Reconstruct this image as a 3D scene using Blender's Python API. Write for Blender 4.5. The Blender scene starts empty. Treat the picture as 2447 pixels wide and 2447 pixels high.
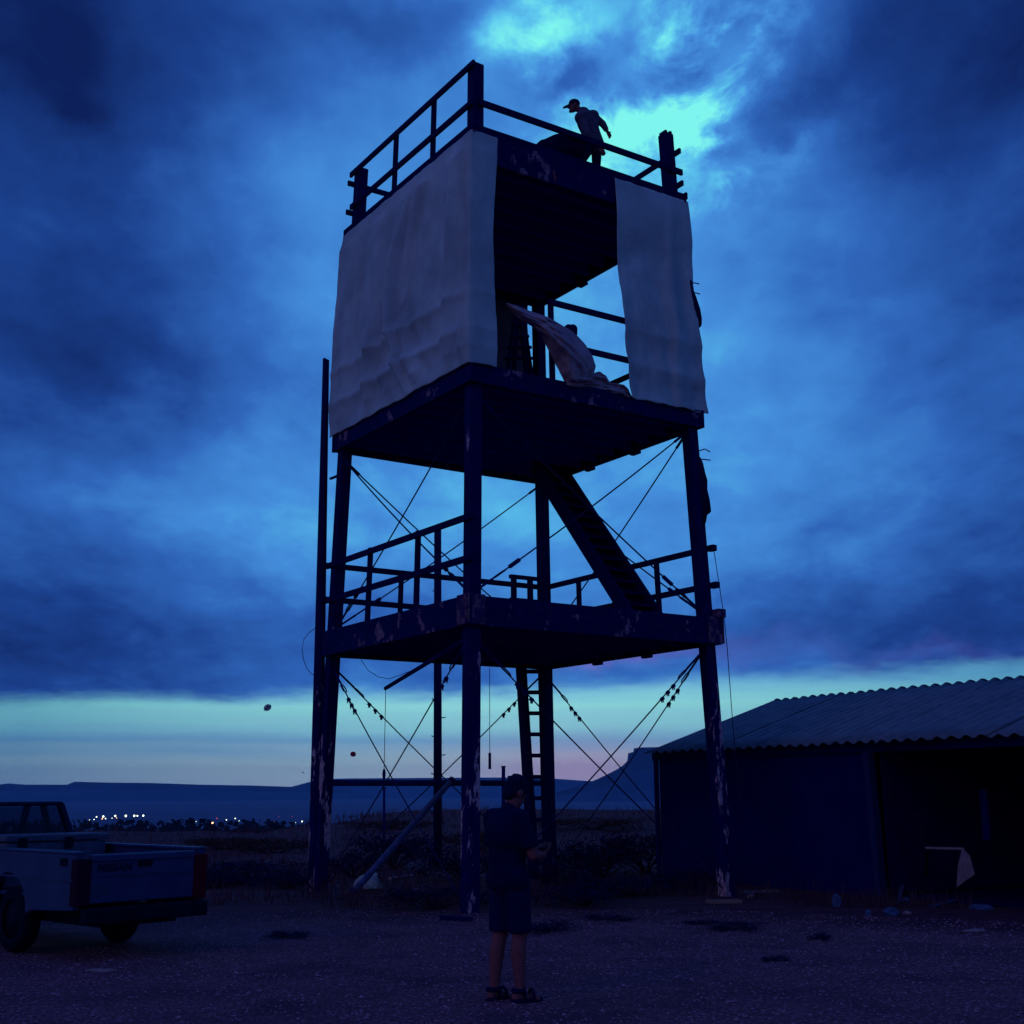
import bpy, math, random
from mathutils import Vector, Matrix, noise
R = math.radians
sc = bpy.context.scene
col = sc.collection
rnd = random.Random(7)

# ------------------------------------------------------------------ camera
PITCH, ROLL, H, FPX, C0 = 0.22245, -0.006444, 1.63, 2956.6, 1223.5
fw = Vector((0, math.cos(PITCH), math.sin(PITCH)))
r0 = Vector((1, 0, 0)); u0 = r0.cross(fw)
rt = r0 * math.cos(ROLL) + u0 * math.sin(ROLL)
up = -r0 * math.sin(ROLL) + u0 * math.cos(ROLL)
CAM = Vector((0, 0, H))
cd = bpy.data.cameras.new('camera'); cam = bpy.data.objects.new('camera', cd); col.objects.link(cam)
cam.matrix_world = Matrix(((rt.x, up.x, -fw.x, 0), (rt.y, up.y, -fw.y, 0), (rt.z, up.z, -fw.z, H), (0, 0, 0, 1)))
cd.sensor_fit = 'HORIZONTAL'; cd.sensor_width = 36; cd.lens = 36 * FPX / 2447
cd.clip_start = .05; cd.clip_end = 30000
sc.camera = cam
sc.view_settings.view_transform = 'Standard'; sc.view_settings.look = 'None'
sc.view_settings.exposure = 0; sc.view_settings.gamma = 1; sc.view_settings.use_curve_mapping = False
sc.cycles.volume_bounces = 1
sc.cycles.max_bounces = 6

def ray(px, py):
    return (fw + rt * ((px - C0) / FPX) - up * ((py - C0) / FPX)).normalized()
def G(px, py, z=0.):
    d = ray(px, py); return CAM + d * ((z - H) / d.z)
def onplane(px, py, p, n):
    d = ray(px, py); return CAM + d * ((Vector(p) - CAM).dot(n) / d.dot(n))
def atY(px, py, Y):
    d = ray(px, py); return CAM + d * (Y / d.y)
def atD(px, py, D):
    d = ray(px, py); return CAM + d * (D / math.hypot(d.x, d.y))

# ------------------------------------------------------------------ world: dusk sky
def srgb(r, g, b):
    f = lambda c: (c / 255 / 12.92) if c / 255 <= .04045 else ((c / 255 + .055) / 1.055) ** 2.4
    return (f(r), f(g), f(b), 1)
world = bpy.data.worlds.new('World'); sc.world = world; world.use_nodes = True
nt = world.node_tree; nt.nodes.clear()
def mk(t, **k):
    n = nt.nodes.new(t)
    for a, b in k.items(): setattr(n, a, b)
    return n
def put(sock, v):
    if isinstance(v, bpy.types.NodeSocket): nt.links.new(v, sock)
    else: sock.default_value = v
def M(op, a, b=None, c=None, clamp=False):
    n = mk('ShaderNodeMath', operation=op, use_clamp=clamp)
    for i, v in enumerate((a, b, c)):
        if v is not None: put(n.inputs[i], v)
    return n.outputs[0]
def add(a, b): return M('ADD', a, b)
def sub(a, b): return M('SUBTRACT', a, b)
def mul(a, b): return M('MULTIPLY', a, b)
def smooth(v, a, b):
    n = mk('ShaderNodeMapRange', interpolation_type='SMOOTHSTEP')
    put(n.inputs[0], v); put(n.inputs[1], a); put(n.inputs[2], b); n.inputs[3].default_value = 0; n.inputs[4].default_value = 1
    return n.outputs[0]
def vec(x, y, z):
    n = mk('ShaderNodeCombineXYZ')
    put(n.inputs[0], x); put(n.inputs[1], y); put(n.inputs[2], z); return n.outputs[0]
def fbm(v, scale, detail=5, rough=.55, dist=0.):
    n = mk('ShaderNodeTexNoise'); put(n.inputs['Vector'], v)
    n.inputs['Scale'].default_value = scale; n.inputs['Detail'].default_value = detail
    n.inputs['Roughness'].default_value = rough; n.inputs['Distortion'].default_value = dist
    return n.outputs[0]
def ramp(v, stops):
    n = mk('ShaderNodeValToRGB'); put(n.inputs[0], v)
    e = n.color_ramp.elements
    while len(e) < len(stops): e.new(.5)
    for k, (p, c) in zip(e, stops): k.position = p; k.color = srgb(*c)
    return n.outputs[0]
def mix(f, a, b, mode='MIX'):
    n = mk('ShaderNodeMix', data_type='RGBA', blend_type=mode)
    put(n.inputs[0], f); put(n.inputs[6], a); put(n.inputs[7], b); return n.outputs[2]
tc = mk('ShaderNodeTexCoord'); sp = mk('ShaderNodeSeparateXYZ'); nt.links.new(tc.outputs['Generated'], sp.inputs[0])
X, Y, Z = sp.outputs
AZ = mul(M('ARCTAN2', X, Y), 57.2958); EL = mul(M('ARCSINE', Z), 57.2958)
dirv = tc.outputs['Generated']
den = add(M('MAXIMUM', Z, 0.), .22)
pv = vec(M('DIVIDE', X, den), M('DIVIDE', Y, den), 0.)
wz = fbm(dirv, 5.5, 3, .5); wz2 = fbm(vec(add(X, 3.1), add(Y, 1.7), Z), 5.5, 3, .5)
fz = fbm(dirv, 17., 5, .6); fz2 = fbm(vec(add(X, 5.1), add(Y, 2.7), Z), 17., 5, .6)
AW = add(add(AZ, mul(sub(wz, .5), 5.)), mul(sub(fz, .5), 5.)); EW = add(add(EL, mul(sub(wz2, .5), 4.)), mul(sub(fz2, .5), 4.))
def azel(vx, vy):
    d = ray(vx * 1.26656, vy * 1.26656)
    return math.degrees(math.atan2(d.x, d.y)), math.degrees(math.asin(d.z))
def blob(vx, vy, sa, se, rot, amp, warp=True):
    a0, e0 = azel(vx, vy); c, s = math.cos(R(rot)), math.sin(R(rot))
    da, de = sub(AW if warp else AZ, a0), sub(EW if warp else EL, e0)
    U = add(mul(da, c / sa), mul(de, s / sa)); V = add(mul(da, -s / se), mul(de, c / se))
    return mul(M('POWER', 2.71828, mul(add(mul(U, U), mul(V, V)), -1.)), amp)
n1 = fbm(pv, 1.7, 6, .55, .3); n2 = fbm(vec(M('DIVIDE', X, den), mul(M('DIVIDE', Y, den), .7), 4.3), 5.0, 6, .6, .2)
n4 = fbm(vec(M('DIVIDE', X, den), mul(M('DIVIDE', Y, den), .6), 7.7), 9., 6, .62, .3)
val = add(add(add(.48, mul(sub(n1, .5), .26)), mul(sub(n2, .5), .36)), mul(sub(n4, .5), .16))
val = sub(val, M('MINIMUM', mul(mul(AZ, AZ), .00050), .22))
n3 = smooth(fbm(vec(M('DIVIDE', X, den), mul(M('DIVIDE', Y, den), .8), 9.1), 8.5, 6, .62, .4), .36, .64)
glow = 0.
for b in [(1290, 190, 8.5, 6.5, 25, .15), (1230, 235, 4.8, 1.7, 24, .22), (1340, 150, 2.4, 1.3, 60, .24), (1430, 80, 3.2, 1.2, 40, .28),
          (1040, 60, 3.2, 1.6, 25, .34), (1300, 15, 2.0, 1.4, 60, .38), (1150, 255, 3.6, 1.5, 8, .26), (1430, 320, 3.4, 1.0, 12, .22)]:
    glow = add(glow, blob(*b))
val = add(val, mul(glow, add(mul(n3, .95), .35)))
for b in [(1020, 640, 17, 17, 0, .15), (560, 720, 5, 3, 0, .08), (500, 330, 6, 2.6, 10, .14), (640, 1000, 9, 4, 0, .10), (1500, 900, 8, 6, 0, .10), (180, 920, 7, 2.0, 0, .10),
          (1290, 110, 2.6, 1.0, 15, -.24), (1090, 150, 3.0, 1.1, 15, -.24), (1335, 260, 1.0, .8, 0, -.18), (1560, 180, 5, 2, 20, -.14),
          (100, 250, 11, 8, 0, -.10), (40, 30, 14, 6, 0, -.18), (330, 690, 8.5, 2.2, -5, -.19), (250, 540, 7, 2.6, 5, -.10), (760, 30, 5, 1.6, 0, -.18),
          (1880, 60, 8, 6, 0, -.2), (100, 1220, 9, 3, 0, -.06), (700, 1210, 16, 2.4, 0, -.12), (1700, 1170, 12, 2.0, 0, -.14), (130, 230, 1.6, 1.2, 0, -.06)]:
    val = add(val, blob(*b))
cloud = ramp(M('MAXIMUM', M('MINIMUM', val, 1.), 0.), [(0, (12, 30, 86)), (.2, (27, 63, 138)), (.42, (48, 102, 186)), (.62, (70, 144, 222)), (.8, (94, 198, 240)), (.98, (128, 248, 240))])
cloud = mix(M('MINIMUM', blob(1160, 1238, 4.5, .55, 2, .5), 1.), cloud, srgb(140, 112, 205))
cloud = mix(M('MINIMUM', blob(1750, 1238, 8, .45, 0, .12), 1.), cloud, srgb(112, 96, 190))
# clear strip under the cloud base
stv = fbm(vec(mul(AZ, .045), mul(EL, .8), 2.), 1.0, 4, .55)
ee = add(EL, mul(sub(stv, .5), 1.6))
band = ramp(M('DIVIDE', ee, 6.), [(0., (168, 194, 214)), (.14, (172, 200, 214)), (.26, (166, 200, 212)), (.36, (118, 172, 210)), (.5, (142, 210, 224)), (.66, (150, 228, 230)), (.8, (120, 194, 228))])
band = mix(M('MINIMUM', blob(1090, 1452, 5, 1.1, 0, .62, False), 1.), band, srgb(196, 150, 196))
fall = M('MINIMUM', mul(mul(AZ, AZ), .0011), .5)
band = mix(1., band, vec(sub(1., fall), sub(1., mul(fall, .75)), sub(1., mul(fall, .6))), 'MULTIPLY')
edge = add(add(4.55, mul(M('MINIMUM', M('MAXIMUM', AZ, -30.), 30.), .032)), mul(sub(fbm(vec(mul(AZ, .14), mul(EL, .5), 0.), 1., 6, .65), .5), 1.9))
sky = mix(smooth(sub(EL, edge), -.45, .55), band, cloud)
ny = mk('ShaderNodeTexSky', sky_type='NISHITA'); ny.sun_disc = False
ny.sun_elevation = R(1.0); ny.sun_rotation = math.atan2(-.62, -.66); ny.air_density = 1.; ny.dust_density = .5; ny.ozone_density = 4.
sky = mix(1., sky, mix(1., ny.outputs[0], (.003, .003, .003, 1), 'MULTIPLY'), 'ADD')
sky = mix(smooth(EL, -2.5, -.5), srgb(12, 14, 40), sky)
bg = mk('ShaderNodeBackground'); put(bg.inputs[0], sky); bg.inputs[1].default_value = 1.0
ow = mk('ShaderNodeOutputWorld'); nt.links.new(bg.outputs[0], ow.inputs[0])

sd = bpy.data.lights.new('fill_sun', 'SUN'); sd.energy = .10; sd.angle = R(24); sd.color = (.80, .80, 1.)
so = bpy.data.objects.new('fill_sun', sd); col.objects.link(so)  # faint fill added from behind the camera to bring out canvas folds
so.rotation_euler = Vector((.62, .66, -.42)).to_track_quat('-Z', 'Y').to_euler(); so.location = (0, 0, 40)

# ------------------------------------------------------------------ materials
def material(name, c1, c2=None, scale=4., rough=.8, bump=0., bscale=None, detail=4, stretch=(1, 1, 1), lo=.35, hi=.65, metal=0., spec=.06):
    m = bpy.data.materials.new(name); m.use_nodes = True; t = m.node_tree
    b = t.nodes['Principled BSDF']; b.inputs['Roughness'].default_value = rough; b.inputs['Metallic'].default_value = metal
    b.inputs['Specular IOR Level'].default_value = spec
    tcn = t.nodes.new('ShaderNodeTexCoord'); mp = t.nodes.new('ShaderNodeMapping'); mp.inputs['Scale'].default_value = stretch
    t.links.new(tcn.outputs['Object'], mp.inputs[0])
    nz = t.nodes.new('ShaderNodeTexNoise'); nz.inputs['Scale'].default_value = scale; nz.inputs['Detail'].default_value = detail
    nz.inputs['Roughness'].default_value = .6
    t.links.new(mp.outputs[0], nz.inputs['Vector'])
    rp = t.nodes.new('ShaderNodeValToRGB'); rp.color_ramp.elements[0].position = lo; rp.color_ramp.elements[1].position = hi
    rp.color_ramp.elements[0].color = (*c1, 1); rp.color_ramp.elements[1].color = (*(c2 or [min(1, v * 1.5) for v in c1]), 1)
    t.links.new(nz.outputs[0], rp.inputs[0]); t.links.new(rp.outputs[0], b.inputs['Base Color'])
    if bump:
        n2 = t.nodes.new('ShaderNodeTexNoise'); n2.inputs['Scale'].default_value = bscale or scale * 3; n2.inputs['Detail'].default_value = 4
        t.links.new(mp.outputs[0], n2.inputs['Vector'])
        bp = t.nodes.new('ShaderNodeBump'); bp.inputs['Strength'].default_value = bump; bp.inputs['Distance'].default_value = .02
        t.links.new(n2.outputs[0], bp.inputs['Height']); t.links.new(bp.outputs[0], b.inputs['Normal'])
    return m
def peeling(name, dark, pale, thr, scale=3.5, stretch=(1, 1, .35), height=None):
    """dark paint with flaked pale patches; height=(z0,z1) limits where it has flaked most"""
    m = material(name, dark, [v * 1.35 for v in dark], 6, .7, .25, 25)
    t = m.node_tree; b = t.nodes['Principled BSDF']
    src = b.inputs['Base Color'].links[0].from_socket
    tcn = t.nodes.new('ShaderNodeTexCoord'); mp = t.nodes.new('ShaderNodeMapping'); mp.inputs['Scale'].default_value = stretch
    t.links.new(tcn.outputs['Object'], mp.inputs[0])
    nz = t.nodes.new('ShaderNodeTexNoise'); nz.inputs['Scale'].default_value = scale; nz.inputs['Detail'].default_value = 6; nz.inputs['Roughness'].default_value = .68
    t.links.new(mp.outputs[0], nz.inputs['Vector'])
    h = nz.outputs[0]
    if height:
        s = t.nodes.new('ShaderNodeSeparateXYZ'); t.links.new(tcn.outputs['Object'], s.inputs[0])
        mr = t.nodes.new('ShaderNodeMapRange'); mr.inputs[1].default_value = height[0]; mr.inputs[2].default_value = height[1]
        mr.inputs[3].default_value = 0; mr.inputs[4].default_value = -.16
        t.links.new(s.outputs[2], mr.inputs[0])
        ad = t.nodes.new('ShaderNodeMath'); ad.operation = 'ADD'; t.links.new(h, ad.inputs[0]); t.links.new(mr.outputs[0], ad.inputs[1]); h = ad.outputs[0]
    rp = t.nodes.new('ShaderNodeValToRGB'); rp.color_ramp.elements[0].position = thr; rp.color_ramp.elements[1].position = thr + .02
    t.links.new(h, rp.inputs[0])
    n2 = t.nodes.new('ShaderNodeTexNoise'); n2.inputs['Scale'].default_value = 14; t.links.new(tcn.outputs['Object'], n2.inputs['Vector'])
    pr = t.nodes.new('ShaderNodeValToRGB'); pr.color_ramp.elements[0].color = (*[v * .55 for v in pale], 1); pr.color_ramp.elements[1].color = (*pale, 1)
    pr.color_ramp.elements[0].position = .35; pr.color_ramp.elements[1].position = .6
    t.links.new(n2.outputs[0], pr.inputs[0])
    mx = t.nodes.new('ShaderNodeMix'); mx.data_type = 'RGBA'
    t.links.new(rp.outputs[0], mx.inputs[0]); t.links.new(src, mx.inputs[6]); t.links.new(pr.outputs[0], mx.inputs[7])
    t.links.new(mx.outputs[2], b.inputs['Base Color'])
    return m
def emit(name, c, s):
    m = bpy.data.materials.new(name); m.use_nodes = True; b = m.node_tree.nodes['Principled BSDF']
    b.inputs['Base Color'].default_value = (*c, 1); b.inputs['Emission Color'].default_value = (*c, 1); b.inputs['Emission Strength'].default_value = s
    return m
DK = (.003, .0015, .068)
MAT = {
 'leg': peeling('flaking_leg_paint', DK, (.75, .32, .44), .525, 3.4, (1, 1, .3), (1.2, 5.5)),
 'fascia': peeling('flaking_beam_paint', DK, (.35, .13, .24), .585, 2.6, (1, 1, .8)),
 'plate': peeling('flaking_plate_paint', (.05, .012, .09), (.25, .09, .16), .52, 7, (1, 1, 1)),
 'steel': material('dark_painted_steel', DK, (.004, .002, .14), 5, .8, .15, 30),
 'wood': material('weathered_dark_timber', (.003, .0015, .06), (.006, .002, .08), 6, .9, .3, 40, stretch=(1, 1, .2)),
 'black_timber': material('dark_stair_timber', (.002, .001, .06), (.003, .002, .08), 6, .95, spec=.05),  # even dark timber, so the stair treads barely stand out
 'cable': material('rusty_cable', (.02, .008, .07), (.035, .012, .09), 12, .6),
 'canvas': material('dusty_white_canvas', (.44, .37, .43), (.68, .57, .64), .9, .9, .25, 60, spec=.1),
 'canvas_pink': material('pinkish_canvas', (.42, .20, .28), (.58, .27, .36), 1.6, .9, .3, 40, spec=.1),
 'canvas_dim': material('shade_darkened_canvas', (.14, .07, .12), (.26, .12, .18), 1.2, .9, .3, 40, spec=.1),  # canvas colour darkened to paint in the shade on the far side
 'soffit': material('shade_lifted_soffit', (.012, .007, .30), (.016, .009, .36), 3, .9),  # blue raised in the colour so unlit undersides read navy, not black
 'rag': material('dark_rag', (.008, .004, .05), (.02, .006, .06), 6, .95, .3, 30),
 'skin': material('skin', (.26, .055, .075), (.32, .07, .09), 20, .6),
 'navy': material('dark_navy_cloth', (.003, .002, .042), (.005, .003, .05), 14, .95, .4, 60, spec=.1),
 'shorts': material('dark_shorts_cloth', (.004, .003, .05), (.006, .004, .062), 14, .95, .4, 60, spec=.1),
 'greyshirt': material('grey_blue_shirt', (.08, .045, .10), (.14, .075, .14), 9, .95, .5, 40, spec=.1),
 'hair': material('dark_hair', (.004, .003, .04), (.008, .005, .05), 60, .7, .6, 120),
 'shoe': material('dark_sandal', (.004, .004, .04), None, 20, .8),
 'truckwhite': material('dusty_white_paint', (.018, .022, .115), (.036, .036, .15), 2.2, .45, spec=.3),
 'chrome': material('dull_bumper_metal', (.004, .004, .02), (.007, .007, .03), 6, .6),
 'rubber': material('black_rubber', (.004, .004, .02), None, 20, .85, .2, 60),
 'faded': material('faded_lettering', (.008, .008, .038), None, 20, .7),
 'cabdark': material('dark_cab', (.008, .008, .045), (.012, .012, .06), 6, .5),  # cab colour set darker than the bed and hood
 'blackplastic': material('black_plastic', (.003, .003, .02), None, 10, .6),
 'glass': material('dark_window_glass', (.01, .012, .05), None, 1, .08, spec=.8),
 'tail': material('red_lens', (.13, .002, .015), (.17, .003, .02), 30, .4, spec=.05),
 'tail_dark': material('dark_red_lens', (.03, .001, .02), (.05, .002, .03), 30, .5, spec=.03),  # darker version of the red lens, for the left light
 'sticker': material('faded_sticker', (.03, .045, .11), (.05, .06, .13), 20, .8),
 'chest': material('white_chest_plastic', (.07, .065, .13), (.12, .10, .17), 8, .6),
 'roof': material('galvanised_sheet', (.11, .105, .17), (.18, .155, .23), 2.2, .6, .1, 20, stretch=(1, 1, 1), spec=.2),
 'siding': material('dark_sheet_siding', (.002, .0015, .085), (.004, .003, .105), 1.4, .75, .2, 12),
 'inside': material('dark_interior_board', (.002, .0015, .06), None, 3, .9),
 'postblue': material('painted_post', (.012, .015, .09), (.02, .022, .11), 5, .8),
 'palepipe': material('pale_galvanised_pipe', (.06, .05, .16), (.12, .09, .22), 7, .6, spec=.2),
 'plastic': material('white_plastic_bag', (.45, .38, .42), (.7, .55, .55), 9, .5, .8, 20),
 'scrap_pale': material('pale_scrap', (.30, .14, .18), (.46, .20, .24), 9, .8, .4, 30),
 'scrap_blue': material('blue_scrap', (.06, .07, .17), (.10, .10, .24), 9, .7),
 'leaf': material('dark_sage_leaf', (.004, .0025, .05), (.01, .005, .065), 5, .9),
 'dryleaf': material('dry_brush_leaf', (.05, .012, .02), (.10, .025, .03), 3, .9),
 'grass': material('dry_grass', (.08, .022, .045), (.18, .045, .07), .7, .9),
 'stem': material('brush_stem', (.03, .015, .03), None, 8, .9),
 'stone': material('gravel_stone', (.22, .075, .14), (.60, .20, .32), 9, .9),
 'rock': material('pale_rock', (.3, .12, .12), (.4, .16, .15), 4, .9, .6, 8),
 'mesa': material('haze_blued_mesa_rock', (.035, .045, .11), (.07, .075, .16), .01, 1., detail=8),  # rock colour blued to add to the distance haze
 'tree': material('far_tree_leaf', (.006, .008, .02), (.012, .012, .03), .3, .95),
 'lampw': emit('lamp_white', (.85, 1., .72), 4), 'lampo': emit('lamp_orange', (1., .42, .16), 5), 'lampr': emit('lamp_red', (1., .08, .03), 1.2),
 'pole': material('grey_lamp_pole', (.1, .1, .1)),
 'bug_pale': material('pale_wing', (.8, .6, .62), None, 40, .6), 'bug_dark': material('dark_insect_body', (.03, .01, .02), None, 40, .6), 'bug_red': material('red_wing', (.8, .02, .1), None, 40, .6),
}

def pane_material():
    m = bpy.data.materials.new('clear_dirty_glass'); m.use_nodes = True; t = m.node_tree; b = t.nodes['Principled BSDF']
    b.inputs['Base Color'].default_value = (.02, .025, .06, 1); b.inputs['Roughness'].default_value = .1
    tr = t.nodes.new('ShaderNodeBsdfTransparent'); tr.inputs[0].default_value = (.8, .85, .9, 1); mx = t.nodes.new('ShaderNodeMixShader'); mx.inputs[0].default_value = .22
    t.links.new(tr.outputs[0], mx.inputs[1]); t.links.new(b.outputs[0], mx.inputs[2]); t.links.new(mx.outputs[0], t.nodes['Material Output'].inputs[0])
    return m
MAT['pane'] = pane_material()

# ------------------------------------------------------------------ mesh helpers
class MB:
    def __init__(s, xf=None): s.v = []; s.f = []; s.xf = xf
    def add(s, vs, fs):
        o = len(s.v); s.v += [Vector(p) for p in vs]; s.f += [tuple(i + o for i in f) for f in fs]; return s
    def box(s, c, d, ax=None):
        c = Vector(c); ax = ax or (Vector((1, 0, 0)), Vector((0, 1, 0)), Vector((0, 0, 1)))
        P = [c + ax[0] * (d[0] / 2 * i) + ax[1] * (d[1] / 2 * j) + ax[2] * (d[2] / 2 * k) for k in (-1, 1) for j in (-1, 1) for i in (-1, 1)]
        return s.add(P, [(0, 2, 3, 1), (4, 5, 7, 6), (0, 1, 5, 4), (2, 6, 7, 3), (0, 4, 6, 2), (1, 3, 7, 5)])
    def beam(s, a, b, w, h, upv=(0, 0, 1), w2=None, h2=None):
        a, b = Vector(a), Vector(b); d = (b - a).normalized(); upv = Vector(upv)
        sd_ = d.cross(upv).normalized(); uu = sd_.cross(d)
        P = []
        for q, ww, hh in ((a, w, h), (b, w2 or w, h2 or h)):
            P += [q + sd_ * (ww / 2 * i) + uu * (hh / 2 * j) for i, j in ((-1, -1), (1, -1), (1, 1), (-1, 1))]
        return s.add(P, [(0, 1, 2, 3), (7, 6, 5, 4), (0, 4, 5, 1), (1, 5, 6, 2), (2, 6, 7, 3), (3, 7, 4, 0)])
    def tube(s, pts, r, n=8, r2=None, cap=True):
        pts = [Vector(p) for p in pts]; o = len(s.v); m = len(pts)
        for i, p in enumerate(pts):
            d = (pts[min(i + 1, m - 1)] - pts[max(i - 1, 0)]).normalized()
            a = d.cross(Vector((0, 0, 1)) if abs(d.z) < .95 else Vector((1, 0, 0))).normalized(); b = d.cross(a)
            rr = r if r2 is None else r + (r2 - r) * i / (m - 1)
            for k in range(n):
                t = 2 * math.pi * k / n; s.v.append(p + a * (rr * math.cos(t)) + b * (rr * math.sin(t)))
        for i in range(m - 1):
            for k in range(n):
                s.f.append((o + i * n + k, o + i * n + (k + 1) % n, o + (i + 1) * n + (k + 1) % n, o + (i + 1) * n + k))
        if cap:
            s.f.append(tuple(o + k for k in range(n - 1, -1, -1))); s.f.append(tuple(o + (m - 1) * n + k for k in range(n)))
        return s
    def ell(s, c, rad, ax=None, nu=12, nv=8):
        c = Vector(c); ax = ax or (Vector((1, 0, 0)), Vector((0, 1, 0)), Vector((0, 0, 1))); o = len(s.v)
        for j in range(1, nv):
            t = math.pi * j / nv
            for i in range(nu):
                p = 2 * math.pi * i / nu
                s.v.append(c + ax[0] * (rad[0] * math.sin(t) * math.cos(p)) + ax[1] * (rad[1] * math.sin(t) * math.sin(p)) + ax[2] * (rad[2] * math.cos(t)))
        a = len(s.v); s.v.append(c + ax[2] * rad[2]); s.v.append(c - ax[2] * rad[2])
        for j in range(nv - 2):
            for i in range(nu):
                s.f.append((o + j * nu + i, o + (j + 1) * nu + i, o + (j + 1) * nu + (i + 1) % nu, o + j * nu + (i + 1) % nu))
        for i in range(nu):
            s.f.append((a, o + i, o + (i + 1) % nu)); q = o + (nv - 2) * nu
            s.f.append((a + 1, q + (i + 1) % nu, q + i))
        return s
    def cap(s, a, ra, b, rb, n=12):
        a, b = Vector(a), Vector(b); d = b - a; L = d.length; d.normalize()
        pts, rs = [], []
        for t in (-90, -60, -30, 0): pts.append(a + d * (ra * math.sin(R(t)))); rs.append(max(1e-4, ra * math.cos(R(t))))
        for t in (0, 30, 60, 90): pts.append(b + d * (rb * math.sin(R(t)))); rs.append(max(1e-4, rb * math.cos(R(t))))
        e1 = d.cross(Vector((0, 0, 1)) if abs(d.z) < .9 else Vector((1, 0, 0))).normalized(); e2 = d.cross(e1); o = len(s.v)
        for p, r_ in zip(pts, rs):
            for k in range(n):
                t = 2 * math.pi * k / n; s.v.append(p + e1 * (r_ * math.cos(t)) + e2 * (r_ * math.sin(t)))
        for i in range(len(pts) - 1):
            for k in range(n): s.f.append((o + i * n + k, o + i * n + (k + 1) % n, o + (i + 1) * n + (k + 1) % n, o + (i + 1) * n + k))
        s.f.append(tuple(o + k for k in range(n - 1, -1, -1))); s.f.append(tuple(o + (len(pts) - 1) * n + k for k in range(n)))
        return s
    def grid(s, fn, nu, nv):
        o = len(s.v)
        for j in range(nv + 1):
            for i in range(nu + 1): s.v.append(Vector(fn(i / nu, j / nv)))
        for j in range(nv):
            for i in range(nu): a = o + j * (nu + 1) + i; s.f.append((a, a + 1, a + nu + 2, a + nu + 1))
        return s
    def prism(s, poly, th, n):
        """poly: 3D loop, extruded by th along n"""
        n = Vector(n).normalized(); k = len(poly); a = [Vector(p) for p in poly]
        return s.add(a + [p + n * th for p in a], [tuple(range(k - 1, -1, -1)), tuple(range(k, 2 * k))] + [(i, (i + 1) % k, (i + 1) % k + k, i + k) for i in range(k)])
    def build(s, name, mat_, parent=None, smooth_=False, bevel=0., solid=0.):
        vs = [s.xf(p) for p in s.v] if s.xf else s.v
        o0 = Vector((0, 0, 0)); q = parent
        while q is not None: o0 = o0 + Vector(q.location); q = q.parent
        base = Vector((0, 0, 0))
        if parent is None:
            xs = [p.x for p in vs]; ys = [p.y for p in vs]; zs = [p.z for p in vs]
            base = Vector(((min(xs) + max(xs)) / 2, (min(ys) + max(ys)) / 2, min(zs)))
        me = bpy.data.meshes.new(name); me.from_pydata([p - o0 - base for p in vs], [], s.f); me.update()
        me.materials.append(MAT[mat_] if isinstance(mat_, str) else mat_)
        if smooth_: me.polygons.foreach_set('use_smooth', [True] * len(me.polygons))
        o = bpy.data.objects.new(name, me); o.location = base; col.objects.link(o); o.parent = parent
        if bevel:
            m_ = o.modifiers.new('bevel', 'BEVEL'); m_.width = bevel; m_.segments = 2; m_.limit_method = 'ANGLE'
        if solid:
            m_ = o.modifiers.new('solid', 'SOLIDIFY'); m_.thickness = solid
        return o
def tag(o, label=None, cat=None, group=None, kind=None):
    for k, v in (('label', label), ('category', cat), ('group', group), ('kind', kind)):
        if v: o[k] = v
    return o
def thing(name, loc, label, cat, group=None):
    o = bpy.data.objects.new(name, None); o.empty_display_size = .3; o.location = loc; col.objects.link(o)
    return tag(o, label, cat, group)
def organic(mb, name, mat_, parent, voxel=.012, it=6):
    me = bpy.data.meshes.new('tmp'); me.from_pydata(mb.v, [], mb.f); me.update()
    o = bpy.data.objects.new('tmp', me); col.objects.link(o)
    m = o.modifiers.new('r', 'REMESH'); m.mode = 'VOXEL'; m.voxel_size = voxel
    m2 = o.modifiers.new('s', 'SMOOTH'); m2.factor = .5; m2.iterations = it
    dg = bpy.context.evaluated_depsgraph_get(); e = o.evaluated_get(dg); nm = bpy.data.meshes.new_from_object(e)
    vs = [v.co.copy() for v in nm.vertices]; fs = [tuple(p.vertices) for p in nm.polygons]
    bpy.data.objects.remove(o); bpy.data.meshes.remove(nm); bpy.data.meshes.remove(me)
    q = MB(); q.v = vs; q.f = fs
    return q.build(name, mat_, parent, True)
def fnoise(*p): return noise.fractal(Vector(p), 1., 2., 4)

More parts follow.
